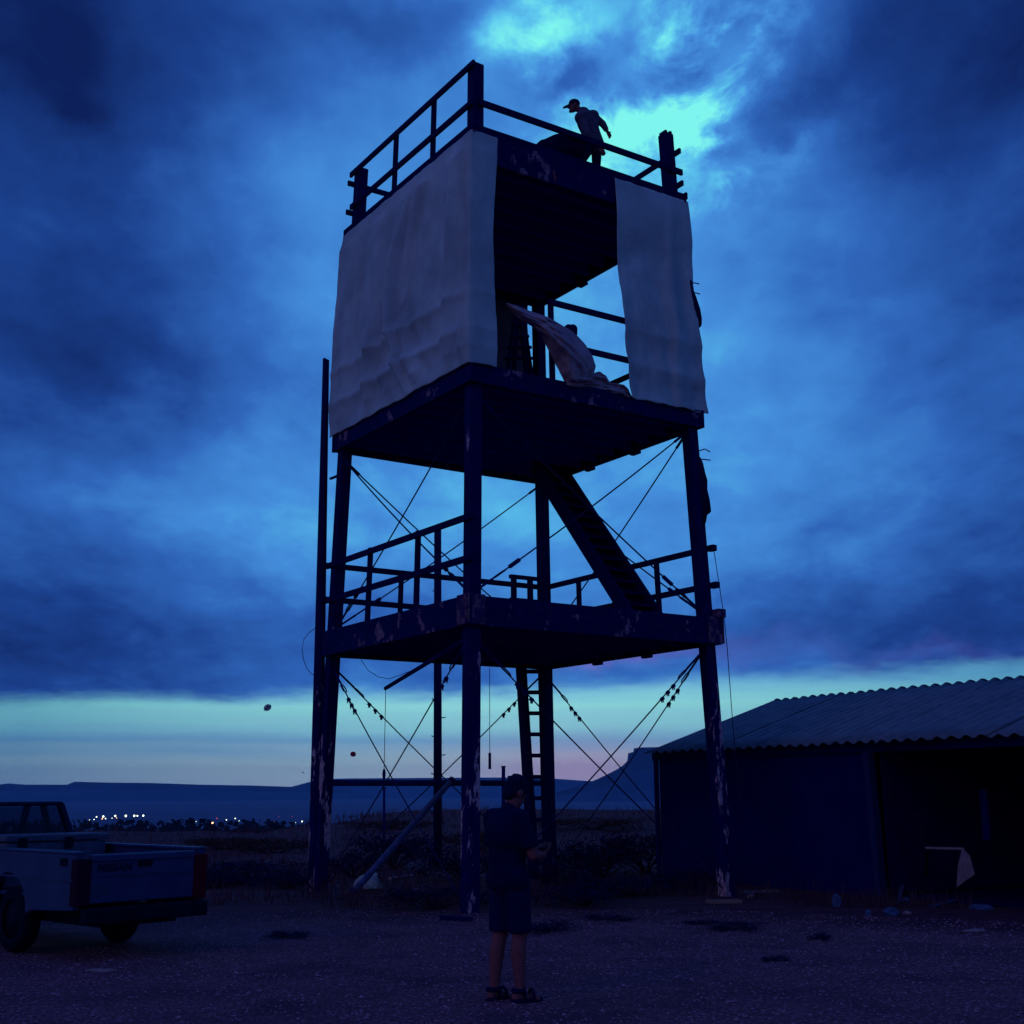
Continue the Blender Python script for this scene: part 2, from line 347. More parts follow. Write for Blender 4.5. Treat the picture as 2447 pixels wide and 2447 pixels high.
# ------------------------------------------------------------------ terrain
def rim(az):
    t = max(0, min(1, (az + 11) / 7)); t = t * t * (3 - 2 * t)
    return 58 + (118 - 58) * t + 7 * fnoise(az * .25, 0, 0)
def gz(x, y):
    r = math.hypot(x, y); az = math.degrees(math.atan2(x, y)) if y > 0 else (30 if x > 0 else -30)
    q = rim(az); t = max(0, min(1, (r - q) / 120)); t = t * t * (3 - 2 * t)
    z = -22 * t
    w = max(0, min(1, (r - 22) / 25))
    z += w * .25 * fnoise(x * .12, y * .12, 1.) * (1 - t) + t * 1.5 * fnoise(x * .01, y * .01, 5.)
    z += .018 * fnoise(x * .9, y * .9, 2.)
    return z
gm = bpy.data.materials.new('gravel_and_soil'); gm.use_nodes = True
def ground_material():
    t = gm.node_tree; b = t.nodes['Principled BSDF']; b.inputs['Roughness'].default_value = .95; b.inputs['Specular IOR Level'].default_value = .15
    L = t.links.new
    g = t.nodes.new('ShaderNodeNewGeometry')
    def nz(scale, det=4, rough=.6):
        n = t.nodes.new('ShaderNodeTexNoise'); n.inputs['Scale'].default_value = scale; n.inputs['Detail'].default_value = det; n.inputs['Roughness'].default_value = rough
        L(g.outputs['Position'], n.inputs['Vector']); return n.outputs[0]
    def rp(v, *st):
        n = t.nodes.new('ShaderNodeValToRGB'); e = n.color_ramp.elements
        while len(e) < len(st): e.new(.5)
        for k, (p, c) in zip(e, st): k.position = p; k.color = (*c, 1)
        L(v, n.inputs[0]); return n.outputs[0]
    def mth(op, a, b_=None, c=None):
        n = t.nodes.new('ShaderNodeMath'); n.operation = op
        for i, v in enumerate((a, b_, c)):
            if v is None: continue
            if isinstance(v, bpy.types.NodeSocket): L(v, n.inputs[i])
            else: n.inputs[i].default_value = v
        return n.outputs[0]
    def mixc(f, a, c):
        n = t.nodes.new('ShaderNodeMix'); n.data_type = 'RGBA'; L(f, n.inputs[0]); L(a, n.inputs[6]); L(c, n.inputs[7]); return n.outputs[2]
    s = t.nodes.new('ShaderNodeSeparateXYZ'); L(g.outputs['Position'], s.inputs[0])
    vo = t.nodes.new('ShaderNodeTexVoronoi'); vo.inputs['Scale'].default_value = 26; L(g.outputs['Position'], vo.inputs['Vector'])
    grav = mixc(rp(vo.outputs['Distance'], (.1, (0, 0, 0)), (.6, (1, 1, 1))), rp(nz(7, 6, .7), (.3, (.28, .08, .14)), (.7, (.62, .17, .27))), rp(nz(22), (.3, (.11, .026, .055)), (.7, (.26, .06, .10))))
    grav = mixc(rp(nz(.8, 5, .65), (.46, (0, 0, 0)), (.64, (.9, .9, .9))), grav, rp(nz(30), (.3, (.06, .016, .045)), (.7, (.17, .04, .085))))
    soil = rp(nz(1.2, 6, .7), (.3, (.04, .008, .035)), (.7, (.20, .036, .065)))
    far = rp(nz(.02, 6, .6), (.35, (.07, .07, .16)), (.65, (.14, .11, .22)))  # valley floor lightened and blued in colour to stand in for haze
    dist = mth('SQRT', mth('ADD', mth('MULTIPLY', s.outputs[0], s.outputs[0]), mth('MULTIPLY', s.outputs[1], s.outputs[1])))
    e = mth('ADD', mth('ADD', s.outputs[1], mth('MULTIPLY', mth('MAXIMUM', mth('SUBTRACT', s.outputs[0], 2.5), 0.), .55)), mth('MULTIPLY', mth('SUBTRACT', nz(.7, 5, .7), .5), 3.2))
    k = rp(mth('DIVIDE', e, 40.), (16.3 / 40, (0, 0, 0)), (17.6 / 40, (1, 1, 1)))
    c = mixc(k, grav, soil)
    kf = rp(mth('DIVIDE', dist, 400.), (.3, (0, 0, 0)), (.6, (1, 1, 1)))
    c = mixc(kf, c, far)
    L(c, b.inputs['Base Color'])
    bp = t.nodes.new('ShaderNodeBump'); bp.inputs['Strength'].default_value = .8; bp.inputs['Distance'].default_value = .03
    L(mth('ADD', vo.outputs['Distance'], nz(40, 3)), bp.inputs['Height']); L(bp.outputs[0], b.inputs['Normal'])
ground_material()
def terrain():
    mb = MB(); rs = [0.]; r = 1.2
    while r < 9000: rs.append(r); r *= 1.06 if r < 300 else 1.12
    rs.append(9000.); n = 160
    mb.v.append(Vector((0, 0, gz(0, 0))))
    for r in rs[1:]:
        for k in range(n):
            a = 2 * math.pi * k / n; x, y = r * math.sin(a), r * math.cos(a); mb.v.append(Vector((x, y, gz(x, y))))
    for k in range(n): mb.f.append((0, 1 + (k + 1) % n, 1 + k))
    for j in range(len(rs) - 2):
        for k in range(n):
            a = 1 + j * n; mb.f.append((a + k, a + (k + 1) % n, a + n + (k + 1) % n, a + n + k))
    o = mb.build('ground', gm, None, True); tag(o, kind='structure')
terrain()

def mesa(name, prof, D, depth, talus, cliff):
    """prof: skyline pixels; solid landform with a flat top, a cliff and a talus apron"""
    mb = MB(); top = [atD(x, y, D) for x, y in prof]; P = []
    # resample
    for a, b in zip(top[:-1], top[1:]):
        k = max(1, int((b - a).length / 25))
        for i in range(k): P.append(a.lerp(b, i / k))
    P.append(top[-1]); m = len(P); zb = -24.
    rows = []
    for w in range(6):
        row = []
        for i, p in enumerate(P):
            d = Vector((p.x, p.y, 0)).normalized(); hgt = p.z - zb; e = fnoise(i * .35, w * .7, D * .01)
            if w == 0: q = p + d * depth
            elif w == 1: q = p.copy()
            elif w == 2: q = p - d * (4 + 3 * e); q.z = zb + hgt * (1 - cliff) + hgt * .05 * e
            elif w == 3: q = p - d * talus * (.3 + .1 * e); q.z = zb + hgt * (1 - cliff) * .62
            elif w == 4: q = p - d * talus * (.62 + .15 * e); q.z = zb + hgt * (1 - cliff) * .25
            else: q = p - d * talus * (1 + .1 * e); q.z = zb - 2
            row.append(q)
        rows.append(row)
    for row in rows: mb.v += row
    for w in range(5):
        for i in range(m - 1): a = w * m + i; mb.f.append((a, a + m, a + m + 1, a + 1))
    o = mb.build(name, 'mesa'); tag(o, kind='structure'); return o
mesa('mesa', [(-700, 1884), (-300, 1876), (-20, 1877), (20, 1872), (60, 1875), (160, 1875), (178, 1868), (260, 1870), (360, 1871), (480, 1875), (600, 1877), (690, 1880), (760, 1882), (840, 1888)], 5200, 900, 900, .35)
mesa('mesa', [(690, 1882), (715, 1875), (745, 1867), (790, 1861), (850, 1860), (1000, 1859), (1150, 1858), (1250, 1858), (1330, 1861), (1400, 1866), (1440, 1868), (1600, 1868), (1900, 1866), (2300, 1864), (2900, 1870), (3300, 1880)], 5900, 900, 800, .3)
mesa('butte', [(1330, 1893), (1395, 1874), (1425, 1863), (1450, 1851), (1475, 1838), (1490, 1828), (1499, 1818), (1501, 1800), (1513, 1797), (1515, 1788), (1532, 1786), (1580, 1785), (1700, 1784), (1850, 1790), (1860, 1825), (1950, 1860), (2050, 1890)], 3400, 500, 420, .40)

# far trees and lamps of the town on the plain
def tree_belt():
    mb = MB(); g = random.Random(3)
    for i in range(420):
        px = g.uniform(-60, 1000); D = g.uniform(420, 640); p = atD(px, 1965, D); zg = gz(p.x, p.y); hh = max(3, (p.z - zg)) * g.uniform(.6, 1.1)
        if px > 740: hh *= .6
        for k in range(16):
            a = g.uniform(0, 6.28); rr = g.uniform(0, 4.5); z = zg + hh * g.uniform(.1, 1)
            c = Vector((p.x + rr * math.cos(a), p.y + rr * math.sin(a), z)); s = g.uniform(.7, 1.7)
            d1 = Vector((g.uniform(-1, 1), g.uniform(-1, 1), g.uniform(-1, 1))).normalized() * s; d2 = d1.cross(Vector((g.uniform(-1, 1), g.uniform(-1, 1), g.uniform(-1, 1)))).normalized() * s
            mb.add([c - d1, c + d2, c + d1, c - d2], [(0, 1, 2, 3)])
    o = mb.build('tree_belt', 'tree'); tag(o, 'dark belt of low trees across the plain below the town lights', 'trees', kind='stuff')
tree_belt()
LAMPS = [(240, 155, 'lampw', .55), (288, 152, 'lampw', .8), (373, 148, 'lampw', .8), (448, 148, 'lampw', .9), (508, 147, 'lampw', .85), (530, 147, 'lampw', .65), (572, 146, 'lampw', .75),
         (190, 178, 'lampw', .4), (222, 173, 'lampw', .35), (304, 167, 'lampw', .5), (280, 168, 'lampo', .5), (350, 164, 'lampw', .35), (382, 162, 'lampo', .35),
         (1065, 199, 'lampo', 1.0), (1095, 166, 'lampr', .5), (1162, 176, 'lampw', .5), (1225, 166, 'lampw', .5), (1253, 183, 'lampw', .3), (1453, 192, 'lampw', .55), (1470, 196, 'lampr', .3),
         (1505, 190, 'lampr', .25), (1700, 187, 'lampw', .6), (1655, 195, 'lampw', .25), (1535, 152, 'lampr', .25), (1630, 152, 'lampr', .25), (947, 187, 'lampw', .3), (1060, 240, 'lampw', .25)]
for x, y, m, r_ in LAMPS:
    r_ *= .66
    D = 800 + 5 * ((x * 7) % 13); p = atD(150 + .3364 * x, 1900 + .3364 * y, D); zg = gz(p.x, p.y)
    nm = {'lampw': 'white', 'lampo': 'orange', 'lampr': 'small red'}[m]
    side = 'in the bright row beyond the pickup' if x < 600 else 'scattered along the far tree belt'
    t = thing('street_lamp', (p.x, p.y, zg), f'{nm} town lamp {side}', 'lamp', f'{nm} lamps {side}')
    MB().ell(p, (r_, r_, r_), nu=10, nv=6).build('lamp_globe', m, t, True)
    MB().tube([(p.x, p.y, zg), (p.x, p.y, p.z - r_ * .9)], .12, 6, .07).build('lamp_pole', 'pole', t)

# ------------------------------------------------------------------ tower frame
SC = 1.63 / 1.7
cx, cy, th, h0, k_, lx, asp = .03041 * SC, 22.0789 * SC, .58563, 2.49274 * SC, -.026014, -.00213, 1.01914
e1 = Vector((math.cos(th), math.sin(th), 0)); e2 = Vector((-math.sin(th), math.cos(th), 0))
SG = {'N': (-1, -1), 'L': (-1, 1), 'B': (1, 1), 'R': (1, -1)}
def corner(c, z, off=0.):
    h = h0 + k_ * z + off; a, b = SG[c]
    q = Vector((cx, cy, 0)) + e1 * (a * h) + e2 * (b * asp * h); q.x += lx * z; q.z = z
    return q
NRM = {'LN': -e1, 'NR': -e2, 'LB': e2, 'BR': e1}
Z2, Z3, ZR = 4.42, 8.03, 12.0
tower = thing('watch_tower', (cx, cy, 0), 'tall dark three-level watch tower on four timber legs with rails and cable bracing', 'tower')
LEGW = .2
for c in 'NLBR':
    a, b = corner(c, -.25), corner(c, 13.33)
    MB().beam(a, b, LEGW, LEGW, e1).build('leg', 'leg', tower, bevel=.008)
    tp = corner(c, 13.33)
    if c in 'RB':   # split weathered post head
        mb = MB()
        for i, dz in ((-1, .05), (0, .02), (1, .06)): mb.box(tp + e1 * (.055 * i) + Vector((0, 0, dz / 2 - .03)), (.05, .17, dz + .06), (e1, e2, Vector((0, 0, 1))))
        mb.build('post_head', 'wood', tower)
def deck(name, zt, zb, off, hole=None, joists=9):
    d = MB(); q = [corner(c, zt - .05, off - .03) for c in 'NRBL']
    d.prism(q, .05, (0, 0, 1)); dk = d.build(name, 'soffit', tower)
    for a, b in ('LN', 'NR', 'LB', 'BR'):
        o_ = off + .028
        pa, pb = corner(a, (zt + zb) / 2, o_ - .03), corner(b, (zt + zb) / 2, o_ - .03)
        d_ = (pb - pa).normalized(); ext = .055 if a + b in ('LN', 'BR') else -.033
        f = MB().beam(pa - d_ * ext, pb + d_ * ext, .06, zt - zb + .0, (0, 0, 1)); f.build('fascia_beam', 'fascia', dk, bevel=.006)
    for i in range(joists):
        t = (i + .5) / joists
        pa = corner('L', zb + .16, off - .07).lerp(corner('N', zb + .16, off - .07), t); pb = corner('B', zb + .16, off - .07).lerp(corner('R', zb + .16, off - .07), t)
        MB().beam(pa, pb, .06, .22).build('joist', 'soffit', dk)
    # bolt heads / joist ends under the back edge
    for t in (.33, .62):
        p = corner('B', zb - .02, off).lerp(corner('R', zb - .02, off), t); MB().box(p, (.09, .22, .05), (e1, e2, Vector((0, 0, 1)))).build('hanger', 'steel', dk)
    return dk
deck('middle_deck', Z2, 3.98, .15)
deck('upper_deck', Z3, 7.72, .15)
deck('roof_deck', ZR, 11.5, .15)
# flaked gusset plates at the middle deck corners
for c in 'NR':
    for n_, s_ in ((-e1, e2), (-e2, e1)) if c == 'N' else ((-e2, -e1), (e1, e2)):
        p = corner(c, 4.22, .19) ; p = p + s_ * .13
        MB().box(p, (.34, .02, .44), (s_, n_, Vector((0, 0, 1)))).build('gusset_plate', 'plate', tower, bevel=.004)
MB().box(corner('R', 4.5, .17), (.16, .16, .14), (e1, e2, Vector((0, 0, 1)))).build('beam_stub', 'plate', tower)
# rails
def rail(a, b, z, t0=0., t1=1., off=.125, w=.05, h=.1, dz1=0., over=.0, mat_='wood'):
    pa, pb = corner(a, z, off), corner(b, z + dz1, off); d = pb - pa
    MB().beam(pa + d * (t0 - over), pa + d * (t1 + over), w, h).build('rail', mat_, tower, bevel=.006)
def rpost(a, b, t, z0, z1, off=.07, w=.075):
    p, q = corner(a, z0, off).lerp(corner(b, z0, off), t), corner(a, z1, off).lerp(corner(b, z1, off), t)
    MB().beam(p, q, w, w, e1).build('rail_post', 'wood', tower, bevel=.006)
# middle deck rails
for s_ in ('LN', 'LB', 'BR'):
    if s_ == 'LB':
        rail('L', 'B', Z2 + .58, 0, 1, over=.022); rail('L', 'B', Z2 + 1.19, 0, 1, over=.022)
    else:
        rail(*s_, Z2 + .56, over=.022); rail(*s_, Z2 + 1.19, over=.022)
for t in (.31, .66): rpost('L', 'N', t, Z2 - .02, Z2 + 1.27)
for t in (.30, .62): rpost('L', 'B', t, Z2 - .02, Z2 + 1.2)
for t in (.24, .47, .73): rpost('B', 'R', t, Z2 - .02, Z2 + 1.2)
# hand-hold posts where the ladder comes up through the deck
for t in (.84, .93):
    rpost('L', 'B', t, Z2 - .02, Z2 + 1.32, off=-.1, w=.09)
pa, pb = corner('L', Z2 + 1.3, -.1).lerp(corner('B', Z2 + 1.3, -.1), .82), corner('B', Z2 + 1.3, -.1)
MB().beam(pa, pb, .09, .07).build('rail', 'wood', tower)
MB().beam(pa - Vector((0, 0, .45)), pb - Vector((0, 0, .45)), .06, .07).build('rail', 'wood', tower)
# upper deck rails (tarps hang outside them)
for s_ in ('LN', 'LB', 'BR'): rail(*s_, Z3 + .55); rail(*s_, Z3 + 1.16)
rail('N', 'R', Z3 + .64, .33, 1.); rail('N', 'R', Z3 + 1.34, .33, 1.)
for t in (.335, .80): rpost('N', 'R', t, Z3 - .02, Z3 + 1.42)
for t in (.31, .66): rpost('L', 'N', t, Z3 - .02, Z3 + 1.2); rpost('B', 'R', t, Z3 - .02, Z3 + 1.2); rpost('L', 'B', t, Z3 - .02, Z3 + 1.2)
# roof rails
rail('L', 'N', ZR + .56, over=.0); rail('L', 'N', ZR + 1.27, over=.02, t1=.985)
rail('N', 'R', ZR + .58, 0.02, 1.02, over=.0, h=.11)
rail('B', 'R', ZR + .32, over=.02); rail('B', 'R', ZR + .96, over=.02)
rail('L', 'B', ZR + .45, over=.02); rail('L', 'B', ZR + 1.05, over=.02)
for t in (.37, .69): rpost('L', 'N', t, ZR - .02, ZR + 1.34, off=.06)
for t in (.45, .72): rpost('B', 'R', t, ZR - .02, ZR + 1.02)
for t in (.4, .75): rpost('L', 'B', t, ZR - .02, ZR + 1.05)
# the roof edge kerb board
for a, b in ('LN', 'NR', 'LB', 'BR'):
    pa, pb = corner(a, ZR + .06, .16), corner(b, ZR + .06, .16); d_ = (pb - pa).normalized(); ext = .09 if a + b in ('LN', 'BR') else -.025
    MB().beam(pa - d_ * ext, pb + d_ * ext, .05, .13).build('kerb_board', 'wood', tower, bevel=.006)

# bracing cables with turnbuckles and clips
def cable(a, b, low, nclip=3, turn=True):
    a, b = Vector(a), Vector(b); d = (b - a).normalized(); L = (b - a).length
    n = 14; pts = [a.lerp(b, i / n) - Vector((0, 0, .05 * math.sin(math.pi * i / n))) for i in range(n + 1)]
    cb = MB().tube(pts, .011 if low else .013, 6).build('brace_cable', 'cable', tower, True)
    sidev = d.cross(Vector((0, 0, 1))).normalized()
    if low:      # turnbuckle and cable clips by the upper end
        o = .45
        MB().tube([a, a + d * o], .018, 6).build('cable_end', 'steel', cb)
        tb = MB()
        for s_ in (-1, 1): tb.tube([a + d * o, a + d * (o + .06) + sidev * .03 * s_, a + d * (o + .2) + sidev * .03 * s_, a + d * (o + .26)], .011, 6)
        tb.build('turnbuckle', 'steel', cb)
        for i in range(nclip):
            p = a + d * (.85 + .16 * i) - Vector((0, 0, .05 * math.sin(math.pi * (.85 + .16 * i) / L)))
            m = MB().box(p - Vector((0, 0, .015)), (.06, .05, .045), (d, sidev, sidev.cross(d)))
            m.tube([p + sidev * .02, p + sidev * .02 + Vector((0, 0, -.075))], .012, 6); m.tube([p - sidev * .02, p - sidev * .02 + Vector((0, 0, -.075))], .012, 6)
            m.build('cable_clip', 'steel', cb)
    else:
        o = L - .95
        q = lambda s_: a + d * s_ - Vector((0, 0, .05 * math.sin(math.pi * s_ / L)))
        MB().tube([q(o), q(o + .22)], .034, 8).build('cable_sleeve', 'steel', cb)
        tb = MB()
        for s_ in (-1, 1): tb.tube([q(o + .3), q(o + .36) + sidev * .03 * s_, q(o + .55) + sidev * .03 * s_, q(o + .62)], .012, 6)
        tb.build('turnbuckle', 'steel', cb)
        MB().tube([q(o + .6), b], .02, 6).build('cable_end', 'steel', cb); MB().tube([a, q(.28)], .024, 6).build('cable_end', 'steel', cb)
for s_ in ('LN', 'NR', 'LB', 'BR'):
    n_ = NRM[s_]; i = .04
    for a, b in (s_, s_[::-1]):
        dv = (corner(b, 0) - corner(a, 0)).normalized(); off = n_ * (.03 if (a + b) == s_ else -.03)
        zt = 7.62 - (.12 if a + b == s_ else 0)
        cable(corner(a, zt) + dv * .1 + off, corner(b, Z2 + .12) - dv * .1 + off, False)
        cable(corner(a, 3.86 - (.12 if a + b == s_ else 0)) + dv * .1 + off, corner(b, .12) - dv * .1 + off, True)
# horizontal pipe between the left and back legs
pa, pb = corner('L', 1.80), corner('B', 1.79)
MB().tube([pa, pb], .055, 10).build('cross_pipe', 'steel', tower, True)
# pole arm under the middle deck with a hanging wire
P0 = atY(921, 1645, corner('L', 0).y - .4); P1 = corner('N', P0.z + .42) + e2 * .2
arm = MB().tube([P0, P1], .035, 8).build('cross_arm', 'steel', tower, True)
MB().tube([P0 + (P1 - P0).normalized() * .02, P0 - Vector((0, 0, 1.55))], .006, 5).build('hanging_wire', 'cable', arm)
MB().ell(P0 - Vector((0, 0, 1.45)), (.03, .03, .1), nu=8, nv=6).build('wire_weight', 'steel', arm)
P2 = corner('L', 3.95, .1).lerp(corner('B', 3.95, .1), .72)
hw = MB().tube([P2, P2 - Vector((0, 0, 1.75))], .006, 5).build('hanging_wire', 'cable', tower)
MB().tube([P2 - Vector((0, 0, 1.6)), P2 - Vector((0, 0, 1.9))], .03, 6).build('wire_weight', 'steel', hw)

# stair from middle to upper deck, along the back right side
def stair():
    ax = (corner('B', 0) - corner('R', 0)).normalized()
    inn = -NRM['BR']
    bot = onplane(1548, 1476, corner('R', 0, -.55), NRM['BR']); bot.z = Z2
    top = onplane(1304, 1120, corner('R', 0, -.55), NRM['BR']); top.z = Z3 - .1
    d = (top - bot).normalized(); nrm = d.cross(inn).normalized(); nrm = nrm if nrm.z > 0 else -nrm; W = .64
    st = MB()
    st.beam(bot + inn * (-W / 2), top + inn * (-W / 2), .06, .26, nrm); s1 = st.build('stair', 'black_timber', tower)
    MB().beam(bot + inn * (W / 2), top + inn * (W / 2), .06, .26, nrm).build('stringer', 'black_timber', s1)
    # soffit boards leave a slit that the treads interrupt
    MB().beam(bot + inn * (W * .17) - nrm * .11, top + inn * (W * .17) - nrm * .11, W * .56, .025, nrm).build('soffit_board', 'black_timber', s1)
    MB().beam(bot - inn * (W * .31) - nrm * .11, top - inn * (W * .31) - nrm * .11, W * .32, .025, nrm).build('soffit_board', 'black_timber', s1)
    L = (top - bot).length; n = 15
    for i in range(n):
        p = bot + d * (L * (i + .5) / n)
        MB().box(p, (.24, W - .06, .04), (ax, inn, Vector((0, 0, 1)))).build('tread', 'black_timber', s1)
stair()
# ladder from the ground to the middle deck in front of the back leg
def ladder(name, bl, tl, br, tr, n, w, dpt, rungs, parent, mat_='wood', skip=()):
    s1 = MB().beam(bl, tl, w, dpt, e1).build(name, mat_, parent)
    MB().beam(br, tr, w * .8, dpt, e1).build('stringer', mat_, s1)
    for i in range(n):
        t = (i + .7) / n
        if i in skip: continue
        MB().beam(Vector(bl).lerp(tl, t), Vector(br).lerp(tr, t), .05, .075).build('rung', mat_, s1)
    return s1
YB = corner('B', 0).y - .75
ladder('ladder', atY(1276, 2100, YB), atY(1245, 1590, YB - .15), atY(1310, 2100, YB), atY(1297, 1590, YB - .15), 10, .2, .12, 13, tower)

# rags, wires and bent rods caught on the right-hand leg
def rag(pts, c, z, name, label):
    base = corner('R', z); n_ = Vector((-.3, -1, 0)).normalized()
    Y0 = base.y
    poly = [atY(x, y, Y0) for x, y in pts]
    mb = MB(); cen = sum(poly, Vector()) / len(poly)
    vs = []; m = len(poly)
    for i, p in enumerate(poly):
        for k, dd in ((0, -.05), (1, .05)): vs.append(p + Vector((.0, dd * (1 + .6 * math.sin(i * 2.1)), 0)))
    fs = [(2 * i, 2 * ((i + 1) % m), 2 * ((i + 1) % m) + 1, 2 * i + 1) for i in range(m)]
    mb.add(vs + [cen + Vector((0, -.09, 0)), cen + Vector((0, .06, 0))], fs + [(2 * i, 2 * m, 2 * ((i + 1) % m)) for i in range(m)] + [(2 * i + 1, 2 * ((i + 1) % m) + 1, 2 * m + 1) for i in range(m)])
    o = mb.build(name, 'rag', None, True); return tag(o, label, 'rag')
rag([(1645, 672), (1652, 674), (1655, 688), (1663, 712), (1672, 742), (1677, 762), (1676, 778), (1668, 783), (1660, 786), (1652, 790), (1645, 770)], 'R', 10, 'hanging_rag', 'dark rag hanging on the leg beside the pale canvas strip')
rag([(1666, 1092), (1673, 1096), (1680, 1108), (1684, 1130), (1689, 1150), (1690, 1170), (1695, 1195), (1698, 1224), (1690, 1230), (1686, 1250), (1680, 1262), (1674, 1230), (1668, 1160)], 'R', 6.5, 'hanging_rag', 'ragged dark strip hanging on the leg below the upper deck')
for (a, b, c) in (((1650, 677), (1660, 676), (1671, 679)), ((1658, 700), (1663, 700), (1673, 703)), ((1664, 1080), (1684, 1073), (1697, 1080)), ((1672, 1098), (1684, 1098), (1698, 1100))):
    Y0 = corner('R', 9).y
    MB().tube([atY(*a, Y0), atY(*b, Y0), atY(*c, Y0)], .011, 5).build('bent_spike', 'steel', tower)
for z in (Z2 + .56, Z2 + 1.19, Z2 + .05): MB().box(corner('R', z, .15), (.1, .14, .1), (e1, e2, Vector((0, 0, 1)))).build('rail_end_block', 'wood', tower)
# loose wires
def wire(pts, r=.006, label=None):
    w = MB().tube(pts, r, 5).build('loose_wire', 'cable'); return tag(w, label, 'wire')
p = corner('R', 5.4, .24)
wire([corner('R', 5.6, .17), corner('R', 4.45, .225), corner('R', 3.9, .23), corner('R', 2.6, .22), corner('R', 1.5, .23)], .007, 'thin wire dangling beside the flaked leg near the shed')
Yp = corner('L', 0).y - .2
wire([atY(x, y, Yp) for x, y in [(754, 1500), (738, 1512), (726, 1528), (722, 1550), (725, 1575), (733, 1597), (744, 1610), (754, 1615)]], .006, 'thin wire loop sticking out from the tall round pole')
Yq = corner('L', 0).y + 1
wire([atY(x, y, Yq) for x, y in [(862, 1576), (880, 1602), (905, 1618), (930, 1622), (960, 1612), (985, 1602), (1015, 1588)]], .006, 'thin wire sagging under the middle deck')

# ------------------------------------------------------------------ canvas tarps
def tarp_floor(z):
    """how far the cloth may sink in before it meets the roof beam or a rail"""
    sm = lambda t: (lambda q: q * q * (3 - 2 * q))(max(0., min(1., t)))
    a = sm((11.42 - z) / .9)
    for zr in (Z3 + .55, Z3 + 1.16): a = min(a, .22 + .78 * sm((abs(z - zr) - .04) / .26))
    return -.004 - .10 * a
def smax(a, b, k=.03):
    h_ = max(0., min(1., .5 + .5 * (a - b) / k)); return b * (1 - h_) + a * h_ + k * h_ * (1 - h_) - k * .25 * 0
def tarp_left():
    zt, zb = ZR - .02, Z3 - .03
    def path(z, off, s):      # s in metres from L corner along L-N then N-R
        L_, N_, R_ = corner('L', z, off), corner('N', z, off), corner('R', z, off); a = (N_ - L_).length
        return (L_ + (N_ - L_).normalized() * s, -e1) if s <= a else (N_ + (R_ - N_).normalized() * (s - a), -e2)
    def fn(u, v):
        z = zt + (zb - zt) * v
        z += (.03 * fnoise(u * 9, 0, 3.) if v > .97 else 0) + (.025 * fnoise(u * 14, 5, 3.) if v < .02 else 0)
        off = .20 + .02 * v
        a = (corner('N', z, off) - corner('L', z, off)).length
        wrap = .50 - .08 * math.sin(math.pi * min(1, v * 1.1)) + .02 * fnoise(v * 6, 1, 1)
        tot = a + wrap; s = u * tot; s = max(s, -.02 + .03 * fnoise(v * 5, 2, 2))
        p, n = path(z, off, s)
        if abs(s - a) < .1: n = (-e1 * max(0, (a + .1 - s)) - e2 * max(0, s - a + .1)).normalized()
        x = s / a
        zr1, zr2 = (zt - Z3 - 1.16) / (zt - zb), (zt - Z3 - .55) / (zt - zb)
        env = min(1, v * 12) * min(1, (1 - v) * 14)
        if v < zr1: sag = math.sin(math.pi * v / zr1) ** .8 * .15
        elif v < zr2: sag = math.sin(math.pi * (v - zr1) / (zr2 - zr1)) * .13
        else: sag = math.sin(math.pi * (v - zr2) / (1 - zr2)) * .13
        sag *= math.sin(math.pi * min(1, max(0, x))) ** .6 if x < 1 else .25
        d = -sag * .6 + .07 * env
        # tall soft folds hanging from the roof edge
        for q, ph, wd, am in ((.10, .01, .05, 0.105), (.30, .02, .05, 0.120), (.60, -.05, .022, 0.195), (.70, -.09, .05, 0.135), (.86, .02, .04, 0.120)):
            cxq = q + ph * math.sin(math.pi * v) * 2
            d += am * math.exp(-((x - cxq) / wd) ** 2) * min(1, v * 3) * (1.15 - v * .6)
            d -= am * .8 * math.exp(-((x - cxq - wd * 1.3) / (wd * .7)) ** 2) * min(1, v * 3) * (1.1 - v * .7)
        d += .06 * fnoise(x * 2.6, v * 1.2, 7.) + .06 * fnoise(x * 8 + v * .8, v * .7, 1.) * env + .02 * fnoise(x * 3 + v * 3, v * 2 - x * 4, 3.) * env
        d += .018 * math.exp(-(((v - zr1) / .02) ** 2)) + .018 * math.exp(-(((v - zr2) / .02) ** 2))
        fl = tarp_floor(z)
        for q, cv, wd, am, v0, v1 in ((.62, -.10, .006, .05, .12, .75), (.66, -.16, .006, .035, .2, .95), (.33, .03, .007, .03, .05, .7), (.47, -.12, .006, .03, .45, 1.), (.16, .02, .008, .03, .1, .9), (.80, -.03, .006, .03, .3, 1.), (.90, .02, .006, .03, .1, .6)):
            if v0 < v < v1: d += am * math.exp(-((x - q - cv * ((v - v0) / (v1 - v0)) ** 2) / wd) ** 2) * math.sin(math.pi * (v - v0) / (v1 - v0))
        dd = smax(d, fl) if x < .97 else smax(d * .4, -.004, .01)
        return p + n * (dd * env)
    o = MB().grid(fn, 300, 150).build('canvas_tarp', 'canvas', None, True, solid=.006)
    tag(o, 'large wrinkled pale canvas sheet wrapped round the near corner of the upper level', 'tarp')
tarp_left()
